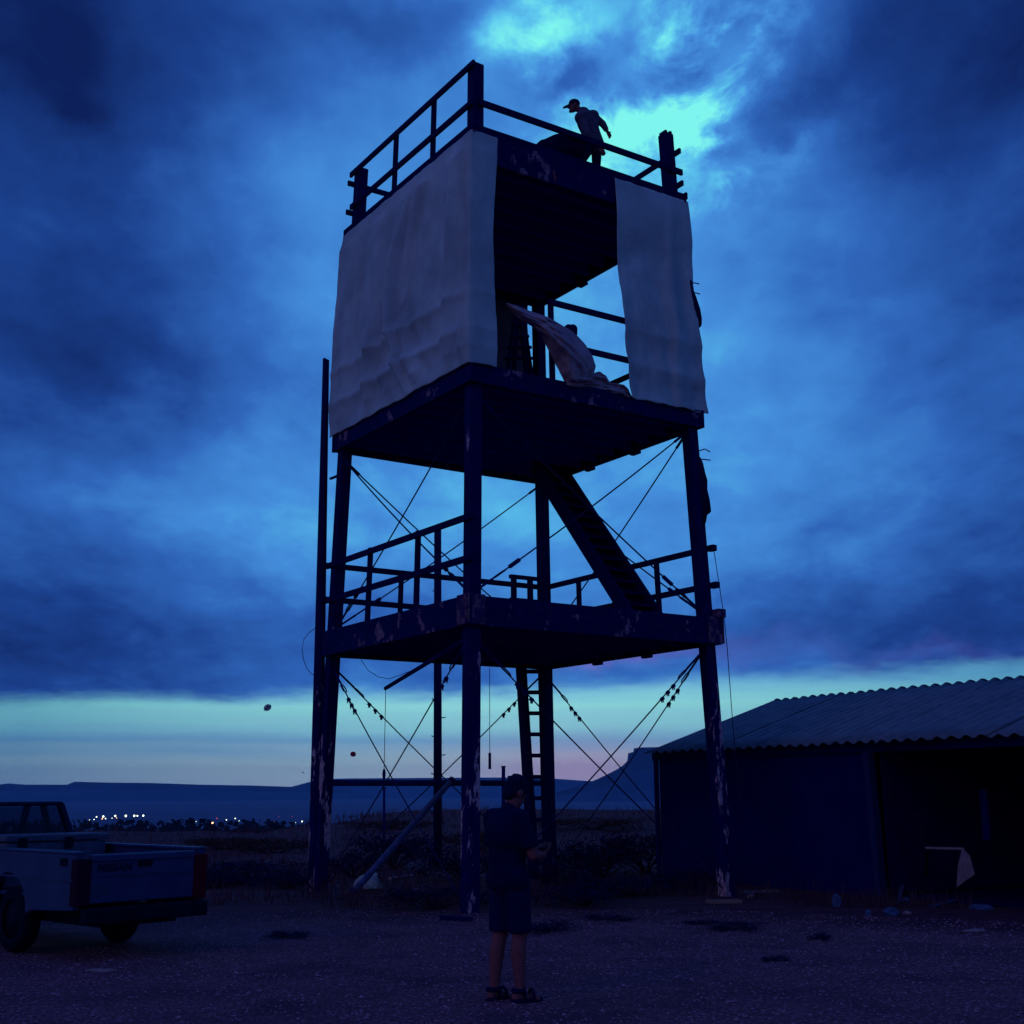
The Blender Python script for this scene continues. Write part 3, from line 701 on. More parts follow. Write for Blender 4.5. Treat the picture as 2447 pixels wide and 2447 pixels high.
def tarp_right():
    zt, zb = ZR - .03, Z3 - .05
    nr = NRM['NR']
    pl = corner('N', Z3, .2)
    def tt(px, py):
        z_ = onplane(px, py, pl, nr); a, b = corner('N', z_.z, .2), corner('R', z_.z, .2); return (z_ - a).dot((b - a).normalized()) / (b - a).length
    KEY = []
    for q_ in ((1479, 440), (1484, 540), (1487, 640), (1490, 740), (1497, 840), (1509, 955)): KEY.append((onplane(*q_, pl, nr).z, tt(*q_)))
    def t_at(z):
        if z >= KEY[0][0]: return KEY[0][1]
        for (za, ta), (zb_, tb2) in zip(KEY[:-1], KEY[1:]):
            if za >= z >= zb_: return ta + (tb2 - ta) * (za - z) / (za - zb_)
        return KEY[-1][1]
    def fn(u, v):
        z = zt + (zb - zt) * v + (.015 * fnoise(u * 8, 0, 9.) if v in (0, 1) else 0)
        t0 = t_at(z); t = t0 + (1.004 - t0) * u
        a, b = corner('N', z, .2 + .02 * v), corner('R', z, .2 + .02 * v)
        p = a.lerp(b, t)
        zr1, zr2 = (zt - Z3 - 1.16) / (zt - zb), (zt - Z3 - .55) / (zt - zb)
        d = -.09 * (math.sin(math.pi * v / zr1) if v < zr1 else .5 * math.sin(math.pi * (v - zr1) / (zr2 - zr1)) if v < zr2 else .4 * math.sin(math.pi * (v - zr2) / (1 - zr2)))
        d += .05 * math.exp(-((u - .72 + .1 * v) / .07) ** 2) * math.sin(math.pi * v) - .06 * math.exp(-((u - .86 + .05 * v) / .06) ** 2) * math.sin(math.pi * v)
        d += .04 * math.sin(math.pi * v) + .05 * fnoise(u * 4, v * 1.2, 21.) * min(1, v * 4) + .04 * fnoise(u * 2, v * 4, 11.) + .012 * fnoise(u * 6, v * 7, 12.) + .03 * fnoise(u * 5, v * 9, 12.) * max(0, v - .85) * 6
        fl = tarp_floor(z)
        x_ = p + nr * smax(d, fl) * min(1, v * 12)
        if u > .9: x_ = x_ + e1 * (.025 * math.sin(v * 8) * (u - .9) * 10)
        return x_
    o = MB().grid(fn, 70, 120).build('canvas_tarp', 'canvas', None, True, solid=.006)
    tag(o, 'narrow pale canvas strip hanging straight at the right-hand corner of the upper level', 'tarp')
tarp_right()
def tarp_torn():
    nr = NRM['NR']; pl = corner('N', Z3, .17)
    A = [(1210, 724), (1237, 732), (1274, 746), (1311, 759), (1338, 775), (1369, 792), (1398, 823), (1415, 850), (1423, 875), (1419, 892), (1433, 888), (1448, 898), (1458, 916), (1479, 917), (1492, 920), (1503, 932), (1508, 945)]
    B = [(1210, 728), (1228, 750), (1252, 768), (1276, 782), (1293, 802), (1309, 832), (1324, 863), (1340, 894), (1351, 918), (1370, 925), (1390, 929), (1412, 934), (1435, 939), (1460, 944), (1480, 948), (1495, 951), (1508, 951)]
    def samp(L_, u):
        x = u * (len(L_) - 1); i = min(int(x), len(L_) - 2); f = x - i
        return (L_[i][0] * (1 - f) + L_[i + 1][0] * f, L_[i][1] * (1 - f) + L_[i + 1][1] * f)
    def fn(u, v):
        a, b = samp(A, u), samp(B, u); px, py = a[0] * (1 - v) + b[0] * v, a[1] * (1 - v) + b[1] * v
        bul = -.02 + .30 * math.sin(math.pi * v) * math.sin(math.pi * min(1, u * 1.5)) + .10 * fnoise(u * 7, v * 2.5, 4.) + .05 * fnoise(u * 16 + v * 5, v * 6, 9.)
        q = pl + nr * bul
        return onplane(px, py, q, nr)
    o = MB().grid(fn, 90, 26).build('canvas_tarp', 'canvas_pink', None, True, solid=.006)
    tag(o, 'torn pinkish canvas sagging over the open side of the upper level', 'tarp')
tarp_torn()
def tarp_back():
    nb = NRM['LB']
    def fn(u, v):
        z = ZR - .4 + (Z3 - ZR + .4) * v
        p = corner('L', z, .2).lerp(corner('B', z, .2), u * .93)
        return p + nb * (.05 * fnoise(u * 6, v * 3, 2.))
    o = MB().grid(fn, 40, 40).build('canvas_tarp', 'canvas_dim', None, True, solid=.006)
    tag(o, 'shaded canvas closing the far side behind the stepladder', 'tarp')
tarp_back()
# stepladder and bundle on the upper deck
def stepladder():
    nr = NRM['NR']; pl = corner('N', Z3, -.75)
    P = lambda x, y, d=0.: onplane(x, y, pl - nr * d, nr)
    c = P(1238, 860); c.z = Z3
    t = thing('stepladder', c, 'dark wooden stepladder standing on the upper deck behind the torn canvas', 'ladder')
    f = lambda x, y, d=0.: P(x, y, d)
    for a, b, d in (((1206, 872), (1236, 730), 0), ((1262, 872), (1243, 730), 0), ((1222, 872), (1238, 730), .5), ((1280, 872), (1246, 730), .5)):
        q = f(*a, d); q.z = Z3; MB().beam(q, f(*b, d * .3), .07, .05).build('rail', 'wood', t)
    for i in range(5):
        k = (i + .6) / 5.4
        MB().beam(f(1206 + 30 * k, 872 - 142 * k), f(1262 - 19 * k, 872 - 142 * k), .12, .035).build('step', 'wood', t)
        MB().beam(f(1222 + 16 * k, 872 - 142 * k, .5 - .35 * k), f(1280 - 34 * k, 872 - 142 * k, .5 - .35 * k), .03, .05).build('brace_bar', 'wood', t)
stepladder()
q = onplane(1362, 797, corner('N', Z3, .05), NRM['NR'])
b_ = MB()
for i in range(9):
    a = i * 2.4; b_.ell(q + Vector((.05 * math.cos(a), .05 * math.sin(a), -.12 + .025 * i)), (.09, .08, .09), nu=8, nv=6)
b_.cap(q + Vector((0, 0, -.1)), .09, q + Vector((.12, 0, -.55)), .12)
o = organic(b_, 'cloth_bundle', 'rag', None, .02, 4); tag(o, 'dark cloth bundle hung over the rail behind the torn canvas', 'bundle')

# ------------------------------------------------------------------ free-standing poles and pipe
g = G(752, 2130)
pt = atY(779, 861, g.y)
pole = thing('utility_pole', (g.x, g.y, 0), 'tall bare round pole standing close beside the tower leg nearest the pickup', 'pole')
pts = [Vector((g.x, g.y, -.3)).lerp(pt, i / 8) for i in range(9)]
MB().tube(pts, .125, 14, .06).build('shaft', 'leg', pole, True)
MB().tube([pt - Vector((.01, 0, .02)), pt + Vector((.01, 0, .015))], .064, 12).build('pole_cap', 'steel', pole, True)
MB().beam(atY(790, 1144, g.y), atY(812, 1135, g.y + .3), .05, .04).build('peg', 'steel', pole)
for z in (Z2 + .56, Z2 + 1.19):
    a = corner('L', z, .12); b = Vector((pt.x + (g.x - pt.x) * (1 - z / pt.z), g.y, z)); MB().beam(b, a, .05, .09).build('tie_board', 'wood', pole)
g = G(1046, 2072); tp = atY(1046, 1256, g.y)
sp_ = thing('step_pole', (g.x, g.y, 0), 'thinner straight pole with climbing pegs behind the tower', 'pole')
MB().tube([Vector((g.x, g.y, -.2)), tp], .1, 12, .085).build('shaft', 'wood', sp_, True)
for i in range(13):
    z = 1.2 + i * .42; s_ = 1 if i % 2 else -1
    MB().tube([(g.x + .07 * s_, g.y, z), (g.x + .15 * s_, g.y, z), (g.x + .155 * s_, g.y, z + .03)], .012, 5).build('climbing_peg', 'steel', sp_)
# leaning steel pipe
yb = corner('L', 1.8).lerp(corner('B', 1.8), .55)
a = G(842, 2140); top = atY(1080, 1864, yb.y - .1)
lp = thing('leaning_pipe', (a.x, a.y, 0), 'long pale steel pipe leaning from the ground against the cross pipe', 'pipe')
MB().tube([a + Vector((0, 0, .03)), top], .055, 12, cap=False).build('pipe', 'palepipe', lp, True)
for q_, s_ in ((a + Vector((0, 0, .03)), 1), (top, -1)):
    d_ = (top - a).normalized() * s_; MB().tube([q_ - d_ * .02, q_ + d_ * .07], .064, 12).build('pipe_collar', 'steel', lp, True)
# thin marker posts behind the tower
for px, y0, y1, r_, lab in ((918, 2040, 1882, .035, 'thin upright post behind the tower near the leaning pipe'), (1203, 2030, 1832, .055, 'upright pipe post behind the tower beside the standing person')):
    g = G(px, y0); t_ = atY(px, y1, g.y)
    po = thing('marker_post', (g.x, g.y, 0), lab, 'post')
    MB().tube([(g.x, g.y, -.2), t_], r_, 8).build('shaft', 'steel', po, True)
    MB().tube([t_ - Vector((0, 0, .02)), t_ + Vector((0, 0, .02))], r_ * 1.25, 8).build('cap', 'steel', po, True)

# ------------------------------------------------------------------ shed
def shed():
    A = atD(1576, 1790, 24.9); zE = A.z - .02; A.z = 0      # far left corner, seen beyond the right-hand tower leg
    E2 = G(2447, 1748, zE)                # where the eave leaves the frame
    d = Vector((E2.x - A.x, E2.y - A.y, 0)).normalized(); n = Vector((d.y, -d.x, 0))
    if n.dot(CAM - A) < 0: n = -n
    bk = -n                               # towards the back of the shed
    rp_ = onplane(1858, 1672, A, d); W = 2 * (rp_ - A).dot(bk); rise = rp_.z - zE; L = 13.
    print('SHED', A, zE, W, rise)
    root = thing('shed', A + d * (L / 2) + bk * (W / 2), 'low dark metal shed with a corrugated sheet roof and an open bay', 'shed')
    def P(s, t, z): return A + d * s + bk * t + Vector((0, 0, z))
    zin = Vector((0, 0, 1))
    # roof sheets: corrugated along d
    def sheet(s0, s1, t0, t1, z0, z1, lift):
        nn = max(8, int((s1 - s0) / .03)); mb = MB()
        sl = Vector(bk * (t1 - t0) + zin * (z1 - z0)).normalized(); nv = d.cross(sl); nv = nv if nv.z > 0 else -nv
        def fn(u, v):
            s = s0 + (s1 - s0) * u
            return P(s, t0 + (t1 - t0) * v, z0 + (z1 - z0) * v) + nv * (.027 * math.cos(2 * math.pi * s / .26) + lift + .006 * fnoise(s * 1.3, v * 2, 4.))
        return mb.grid(fn, nn, 6)
    s = -.18; i = 0; rg = random.Random(5)
    while s < L + .15:
        e = min(s + 1.05, L + .2); j = rg.uniform(-.05, .04)
        sheet(s, e, -.28 + j, W / 2 + .03, zE - .05 - .1 * 0, zE + rise, .006 * (i % 2)).build('roof_sheet', 'roof', root, True, solid=.003)
        sheet(s, e, W + .2, W / 2 - .03, zE - .05, zE + rise, .006 * (i % 2)).build('roof_sheet', 'roof', root, True, solid=.003)
        s += 1.0; i += 1
    # siding panels, front wall up to the post, ribbed
    def wall(p0, p1, z0, z1, nm, mat_='siding', top=None):
        v = (p1 - p0); Lw = v.length; v.normalize(); nw = Vector((v.y, -v.x, 0)); s = 0; 
        while s < Lw - .01:
            e = min(s + .92, Lw); nn = int((e - s) / .0575) + 1
            def fn(u, w):
                q = s + (e - s) * u; k = abs(((q / .23) % 1) - .5); zz = z1 if top is None else top(q)
                return p0 + v * q + zin * (z0 + (zz - z0) * w) + nw * (.02 * (1 if k > .32 else 0))
            MB().grid(fn, max(4, nn * 2), 2).build(nm, mat_, root, solid=.003); s = e
    SP = None
    gp = onplane(2105, 2121, A, n); SP = (gp - A).dot(d)
    wall(P(0, 0, 0), P(SP, 0, 0), 0, zE - .02, 'wall_panel')
    gt = lambda q: zE - .03 + rise * (1 - abs(q / (W / 2) - 1))
    wall(P(0, W, 0), P(0, 0, 0), 0, zE, 'wall_panel', top=gt)
    wall(P(L, 0, 0), P(L, W, 0), 0, zE, 'wall_panel', top=gt)
    wall(P(L, W, 0), P(0, W, 0), 0, zE - .02, 'wall_panel')
    MB().beam(P(-.05, -.06, 0), P(-.05, -.06, zE - .06), .07, .07, d).build('corner_post', 'siding', root)
    MB().beam(P(-.15, -.05, zE - .12), P(L + .15, -.05, zE - .12), .06, .16).build('eave_beam', 'inside', root)
    # front posts of the open bay
    MB().beam(P(SP + .06, -.06, 0), P(SP - .02, -.06, zE - .2), .15, .12, d).build('post', 'postblue', root, bevel=.006)
    for q in (SP + 3.4, L - .1): MB().beam(P(q, -.02, 0), P(q, -.02, zE - .2), .15, .12, d).build('post', 'siding', root, bevel=.006)
    # inside of the bay
    MB().prism([P(SP + .1, .1, .01), P(L - .1, .1, .01), P(L - .1, W - .15, .01), P(SP + .1, W - .15, .01)], .02, zin).build('bay_floor', 'inside', root)
    MB().box(P(SP + .05, W / 2, zE / 2), (.04, W - .3, zE - .1), (d, bk, zin)).build('partition', 'inside', root)
    b = onplane(2355, 1945, P(0, .9, 0), n); b.z = 0
    MB().box(Vector((b.x, b.y, 1.25)), (.12, .05, .75), (d, bk, zin)).build('board', 'siding', root)
    # loose corner of sheeting by the bay
    pl = P(0, -.5, 0)
    Q = lambda x, y, o=0.: onplane(x, y, pl + n * o, n)
    m = MB(); m.prism([Q(2300, 2027), Q(2318, 2045, .15), Q(2330, 2090, .2), Q(2308, 2105, .1), Q(2287, 2121), Q(2290, 2070, .02)], .012, n)
    o = m.build('torn_sheet', 'scrap_pale'); tag(o, 'torn pale triangular sheet propped in front of the open shed bay', 'sheet')
    t2 = MB(); t2.beam(Q(2214, 2026), Q(2302, 2028), .05, .03); o = t2.build('plank', 'scrap_pale'); o2 = o
    t3 = MB(); t3.beam(Q(2216, 2026), G(2210, 2125), .05, .04); t3.build('plank_leg', 'inside', o); t4 = MB(); t4.beam(Q(2298, 2028), G(2292, 2128), .05, .04); t4.build('plank_leg', 'inside', o)
    tag(o, 'narrow trestle plank beside the torn triangular sheet', 'trestle')
    return A, d, bk, n
SA, SDIR, SBK, SN = shed()

# ------------------------------------------------------------------ pickup truck
def truck():
    PL = G(217, 2042, 1.04)
    yaw = R(47)
    ur = Vector((math.cos(yaw), math.sin(yaw), 0)); fv = Vector((-math.sin(yaw), math.cos(yaw), 0))
    TW, BW = 1.20, 1.50               # tailgate and body width
    O = PL + ur * (TW / 2); O.z = 0
    X = lambda p: O + fv * p.x + ur * (-p.y) + Vector((0, 0, p.z))      # local x forward, y left
    t = thing('pickup_truck', O + fv * 2.2, 'old white pickup truck with a chest in its bed, parked beside the gravel', 'pickup')
    mb = lambda: MB(X)
    h = BW / 2
    def sidepanel(s_):
        arc = [(1.45 + .44 * math.cos(a), .42 + .40 * math.sin(a)) for a in [math.pi * k / 10 for k in range(0, 11)]]
        poly = [(0.02, .5), (0.02, 1.04), (2.63, 1.04), (2.63, .42)] + arc + [(.9, .46)]
        m = mb()
        k = len(poly); a_ = [Vector((x, s_ * h, z)) for x, z in poly]; b_ = [Vector((x, s_ * (h - .07), z)) for x, z in poly]
        m.add(a_ + b_, [tuple(range(k)) if s_ < 0 else tuple(range(k - 1, -1, -1)), tuple(range(2 * k - 1, k - 1, -1)) if s_ < 0 else tuple(range(k, 2 * k))] + [(i, (i + 1) % k, (i + 1) % k + k, i + k) for i in range(k)])
        o = m.build('bed_side', 'truckwhite', t, bevel=.01)
        mb().box((1.33, s_ * (h - .05), 1.055), (2.62, .11, .03)).build('bed_rail', 'truckwhite', o, bevel=.008)
        mb().box((1.33, s_ * (h + .004), .79), (2.58, .012, .018)).build('trim_strip', 'truckwhite', o)
    for s_ in (1, -1): sidepanel(s_)
    mb().box((.25, h + .004, .965), (.13, .012, .075)).build('badge', 'blackplastic', t)
    mb().box((1.33, 0, .6), (2.6, BW - .16, .04)).build('bed_floor', 'truckwhite', t)
    mb().box((2.6, 0, .82), (.05, BW - .16, .46)).build('bed_front', 'truckwhite', t)
    tg = mb().box((0, 0, .80), (.05, TW, .48)).build('tailgate', 'truckwhite', t, bevel=.012)
    mb().box((-.012, 0, 1.0), (.06, TW - .01, .07)).build('tailgate_lip', 'truckwhite', tg, bevel=.012)
    mb().box((-.03, 0, .83), (.012, TW - .06, .014)).build('crease', 'truckwhite', tg)
    mb().prism([Vector((-.032, y, z)) for y, z in ((-.095, .97), (.085, .97), (.065, .90), (-.075, .90))], .01, (-1, 0, 0)).build('tailgate_handle', 'blackplastic', tg)
    mb().box((-.028, .48, .70), (.006, .2, .13)).build('sticker', 'sticker', tg)
    # lettering
    cu = bpy.data.curves.new('lettering', 'FONT'); cu.body = 'NISSAN'; cu.size = .105; cu.extrude = .003; cu.space_character = 1.12; cu.offset = .004
    co = bpy.data.objects.new('tmp', cu); col.objects.link(co)
    me = bpy.data.meshes.new_from_object(co.evaluated_get(bpy.context.evaluated_depsgraph_get()))
    q = MB(X); q.v = [Vector((-.029 - v.co.z, .53 - v.co.x, .87 + v.co.y)) for v in me.vertices]; q.f = [tuple(p.vertices) for p in me.polygons]
    bpy.data.objects.remove(co); q.build('lettering', 'faded', tg)
    for s_, m_ in ((1, 'tail_dark'), (-1, 'tail')):
        mb().box((.03, s_ * (h - .075), .77), (.14, .155, .46)).build('tail_light', m_, t, bevel=.012)
    bp_ = mb().box((-.1, 0, .45), (.14, BW - .1, .15)).build('bumper', 'chrome', t, bevel=.02)
    mb().box((-.175, 0, .46), (.01, .34, .12)).build('licence_plate', 'chrome', bp_)
    mb().box((2.0, 0, .4), (3.9, .9, .16)).build('frame', 'blackplastic', t)
    # cab
    XS = .42; cw = h - .03; tw = h - .22
    cab = mb(); ys = [(2.30, .42), (2.30, 1.02), (3.96, 1.02), (3.98, .98), (3.98, .42)]; k = len(ys)
    cab.add([Vector((x + XS, cw, z)) for x, z in ys] + [Vector((x + XS, -cw, z)) for x, z in ys], [tuple(range(k)), tuple(range(2 * k - 1, k - 1, -1))] + [((i + 1) % k, i, i + k, (i + 1) % k + k) for i in range(k)])
    cb = cab.build('cab', 'cabdark', t, bevel=.02)
    V = lambda x, y, z: Vector((x + XS, y, z))
    mb().prism([V(2.44, tw + .03, 1.50), V(2.44, -tw - .03, 1.50), V(3.36, -tw - .03, 1.50), V(3.36, tw + .03, 1.50)], .05, (0, 0, 1)).build('cab_roof', 'cabdark', cb, bevel=.02)
    for s_ in (1, -1):
        for (xa, xb, w_) in ((2.36, 2.47, .12), (2.92, 2.92, .09), (3.86, 3.33, .08)):
            mb().beam(V(xa, s_ * (cw - .03), 1.01), V(xb, s_ * tw, 1.51), .05, w_, Vector((1, 0, 0)) ).build('pillar', 'cabdark', cb)
    mb().box(V(2.40, 0, 1.05), (.05, 2 * cw - .1, .07)).build('pillar', 'cabdark', cb)
    def quad(pts, nm):
        a_ = [V(*p) for p in pts]; n_ = (a_[1] - a_[0]).cross(a_[3] - a_[0]).normalized()
        m = mb(); m.prism(a_, .006, n_); return m.build(nm, 'pane', cb)
    quad([(2.36, .62, 1.06), (2.36, -.62, 1.06), (2.462, -.52, 1.49), (2.462, .52, 1.49)], 'rear_window')
    quad([(3.84, .68, 1.04), (3.34, .55, 1.50), (3.34, -.55, 1.50), (3.84, -.68, 1.04)], 'windscreen')
    for s_ in (1, -1):
        yb_, yt_ = s_ * (cw - .025), s_ * (tw + .004)
        quad([(2.44, yb_, 1.03), (2.53, yt_, 1.50), (2.88, yt_, 1.50), (2.88, yb_, 1.03)], 'side_window')
        quad([(2.97, yb_, 1.03), (2.97, yt_, 1.50), (3.29, yt_, 1.50), (3.80, yb_, 1.03)], 'side_window')
    hd = mb(); ys = [(4.42, .42), (4.42, .98), (5.4, .93), (5.52, .86), (5.54, .42)]; k = 5
    hd.add([Vector((x, h - .02, z)) for x, z in ys] + [Vector((x, -h + .02, z)) for x, z in ys], [tuple(range(k)), tuple(range(2 * k - 1, k - 1, -1))] + [((i + 1) % k, i, i + k, (i + 1) % k + k) for i in range(k)])
    hd.build('hood', 'truckwhite', t, bevel=.03)
    for x in (1.45, 4.84):
        for s_ in (1, -1):
            m = mb()
            def ring(r, y): return [Vector((x + r * math.cos(2 * math.pi * i / 28), s_ * y, .335 + r * math.sin(2 * math.pi * i / 28))) for i in range(28)]
            rs = [ring(.2, h - .07), ring(.31, h - .06), ring(.335, h - .09), ring(.335, h - .22), ring(.31, h - .25), ring(.2, h - .24)]
            vs = sum(rs, []); fs = [(j * 28 + i, j * 28 + (i + 1) % 28, (j + 1) * 28 + (i + 1) % 28, (j + 1) * 28 + i) for j in range(5) for i in range(28)]
            m.add(vs, fs); w = m.build('wheel', 'rubber', t, True)
            m = mb(); m.tube([(x, s_ * (h - .23), .335), (x, s_ * (h - .09), .335)], .2, 24); m.build('rim', 'chrome', w, True)
    # chest in the bed
    c = thing('tool_chest', X(Vector((2.1, 0, .62))), 'white lidded chest lying across the bed of the pickup', 'chest')
    mb().box((2.12, .02, .87), (.62, 1.2, .48)).build('chest_body', 'chest', c, bevel=.02)
    for y0, y1 in ((-.61, -.12), (-.08, .64)):
        mb().box((2.12, (y0 + y1) / 2, 1.155), (.66, y1 - y0, .07)).build('lid', 'chest', c, bevel=.015)
    for y in (-.1, .45): mb().box((1.785, y, 1.1), (.02, .1, .12)).build('latch', 'blackplastic', c)
truck()

# ------------------------------------------------------------------ people
def hand(mb, wrist, d, n, s=1., curl=.5, thumb=1):
    """palm with five fingers: d along the hand, n the palm normal"""
    d = Vector(d).normalized(); n = Vector(n); n = (n - d * n.dot(d)).normalized(); w = d.cross(n)
    pc = Vector(wrist) + d * .045 * s
    for i in range(4): mb.cap(Vector(wrist) + w * (.012 * (i - 1.5)) * s, .017 * s, Vector(wrist) + d * .085 * s + w * (.0205 * (i - 1.5)) * s, .0125 * s, 8)
    for i, L in enumerate((.068, .078, .074, .058)):
        b = Vector(wrist) + d * .085 * s + w * (.0215 * (i - 1.5)) * s; dd = d
        for q, f in enumerate((.45, .32, .23)):
            dd = (dd + n * (curl * (.5 + .4 * q))).normalized(); e = b + dd * L * f * s
            mb.cap(b, (.0105 - .001 * q) * s, e, (.0098 - .001 * q) * s, 8); b = e
    b = Vector(wrist) + d * .025 * s - w * .026 * thumb * s; dd = (d * .75 - w * .8 * thumb + n * .3).normalized()
    for f in (.035, .032): e = b + dd * f * s; mb.cap(b, .0125 * s, e, .0105 * s, 8); b = e; dd = (dd + d * .5 + n * .2).normalized()
def person_ground():
    g = G(1222, 2392); g.z = 0
    fa = R(40); f = Vector((math.cos(fa), math.sin(fa), 0)); l = Vector((-math.sin(fa), math.cos(fa), 0)); zz = Vector((0, 0, 1))
    P = lambda x, y, z: g + f * x + l * y + zz * z
    t = thing('person', g, 'person standing on the gravel in dark shirt and knee shorts looking down at a phone', 'person')
    b = MB()
    # legs: left (far) a little back, right (near) forward
    hipL, hipR = P(-.01, .09, .93), P(-.01, -.09, .93)
    knL, knR = P(-.03, .10, .50), P(.015, -.095, .50)
    anL, anR = P(-.09, .105, .085), P(.01, -.10, .085)
    for hp, kn, an, fd in ((hipL, knL, anL, R(8)), (hipR, knR, anR, R(-14))):
        b.cap(hp, .092, kn, .062); mid = kn.lerp(an, .30) - f * .022
        b.cap(kn, .058, mid, .062); b.cap(mid, .06, an, .038); b.cap(kn, .056, an, .04)
        fdv = f * math.cos(fd) + l * math.sin(fd); w_ = fdv.cross(zz)
        hl = an - fdv * .045 - zz * .045; b.cap(an, .04, hl, .034)
        b.cap(hl, .034, an + fdv * .12 - zz * .055, .03)
        for i in range(5):
            base = an + fdv * .10 - zz * .06 + w_ * (.018 * (i - 2)); b.cap(base, .018, base + fdv * (.075 - .008 * abs(i - 1)) - zz * .004, .0125, 8)
    pel = P(-.02, 0, .95); b.ell(pel, (.12, .165, .12), (f, l, zz)); 
    b.ell(P(-.02, 0, 1.12), (.105, .145, .16), (f, l, zz)); b.ell(P(-.035, 0, 1.31), (.125, .175, .17), (f, l, zz)); b.cap(P(-.04, .15, 1.42), .065, P(-.04, -.15, 1.42), .065)
    nk = P(-.02, 0, 1.46); hd = P(.055, 0, 1.625)
    b.cap(nk, .062, P(.03, 0, 1.56), .055)
    # head bowed, nose and jaw
    hx = (f * .86 - zz * .5).normalized(); hz = l.cross(hx) * -1; hz = hx.cross(l); hz = hz if hz.z > 0 else -hz
    H_ = lambda x, y, z: hd + hx * x + l * y + hz * z
    b.ell(hd + hz * .02, (.098, .078, .105), (hx, l, hz)); b.ell(H_(.03, 0, -.05), (.075, .062, .075), (hx, l, hz))
    b.cap(H_(.092, 0, .01), .012, H_(.112, 0, -.025), .016, 8); b.cap(H_(.085, .018, -.06), .012, H_(.085, -.018, -.06), .012, 8); b.ell(H_(.075, 0, -.095), (.028, .032, .022), (hx, l, hz))
    for s_ in (1, -1): b.ell(H_(-.005, .08 * s_, -.01), (.03, .012, .036), (hx, l, hz)); b.ell(H_(.078, .032 * s_, .018), (.018, .02, .01), (hx, l, hz))
    ph = P(.34, -.06, 1.17)
    arms = []
    for s_, el_, wr in ((1, P(.02, .23, 1.14), P(.26, .05, 1.13)), (-1, P(.03, -.25, 1.13), P(.25, -.12, 1.12))):
        sh = P(-.04, .185 * s_, 1.41)
        b.cap(sh, .058, el_, .044); b.cap(el_, .043, wr, .029)
        hand(b, wr, ph + l * (.035 * s_) - wr, zz * .8 - l * (.6 * s_), 1., .55, thumb=s_)
        arms.append((sh, el_))
    body = organic(b, 'body', 'skin', t, .0075, 4)
    s = MB()
    s.ell(P(-.025, 0, 1.0), (.145, .19, .13), (f, l, zz)); s.ell(P(-.025, 0, 1.13), (.135, .178, .18), (f, l, zz)); s.ell(P(-.04, 0, 1.30), (.155, .225, .20), (f, l, zz)); s.cap(P(-.045, .175, 1.42), .082, P(-.045, -.175, 1.42), .082)
    s.cap(P(-.03, 0, 1.44), .085, P(-.015, 0, 1.485), .072)
    for sh, el_ in arms: s.cap(sh, .078, sh.lerp(el_, .3), .076); s.tube([sh.lerp(el_, .1), sh.lerp(el_, .45), sh.lerp(el_, .8)], .075, 16, .08)
    s.cap(P(-.03, .11, .94), .115, P(-.03, -.11, .94), .115)
    for i in range(14): a = i * .7; s.cap(P(-.03 + .12 * math.cos(a), .17 * math.sin(a), .86), .02, P(-.035 + .125 * math.cos(a + .2), .165 * math.sin(a + .2), 1.2), .012, 6)
    organic(s, 'shirt', 'navy', t, .014, 5)
    s = MB(); s.ell(P(-.02, 0, .93), (.14, .185, .13), (f, l, zz))
    for hp, kn in ((hipL, knL), (hipR, knR)): s.tube([hp, hp.lerp(kn, .5), kn.lerp(hp, .06)], .108, 20, .096)
    organic(s, 'shorts', 'shorts', t, .014, 4)
    hr = MB(); hr.ell(hd + hz * .032 - hx * .012, (.108, .088, .105), (hx, l, hz)); hr.ell(H_(-.055, 0, -.03), (.055, .07, .07), (hx, l, hz))
    for i in range(40):
        a, e = rnd.uniform(0, 6.28), rnd.uniform(.1, 1.4); hr.ell(hd + hz * (.04 + .1 * math.sin(e)) + hx * (.1 * math.cos(e) * math.cos(a) - .02) + l * (.085 * math.cos(e) * math.sin(a)), (.018, .018, .014), nu=6, nv=4)
    organic(hr, 'hair', 'hair', t, .01, 2)
    for an, fd in ((anL, R(8)), (anR, R(-14))):
        fdv = f * math.cos(fd) + l * math.sin(fd); w_ = fdv.cross(zz); m = MB()
        n_ = 12
        out = []
        for i in range(20):
            a = 2 * math.pi * i / 20; out.append(Vector((an.x, an.y, .0)) + fdv * (.055 + .145 * math.cos(a)) + w_ * (.046 * math.sin(a) * (1 + .15 * math.cos(a))))
        m.prism(out, .03, zz); so_ = m.build('sandal', 'shoe', t, bevel=.006)
        m = MB()
        for o_, hh in ((.1, .072), (.02, .11)): m.tube([Vector((an.x, an.y, .02)) + fdv * o_ + w_ * (.05 * math.cos(q)) + zz * (hh * math.sin(q)) for q in [math.pi * k / 8 for k in range(9)]], .014, 6)
        m.tube([Vector((an.x, an.y, .09)) + fdv * (.02 - .08 * math.sin(q)) + w_ * (.048 * math.cos(q)) for q in [math.pi * k / 8 for k in range(9)]], .02, 6)
        m.build('strap', 'shoe', so_, True)
    pd = (f * .55 + zz * .55).normalized()
    c = ph + pd * .0; o = MB().box(c + zz * .015, (.135, .068, .009), ((f + zz * .25).normalized(), l, (zz - f * .25).normalized())).build('phone', 'blackplastic', None, bevel=.004)
    tag(o, 'small phone held in the hands of the person on the gravel', 'phone')
person_ground()

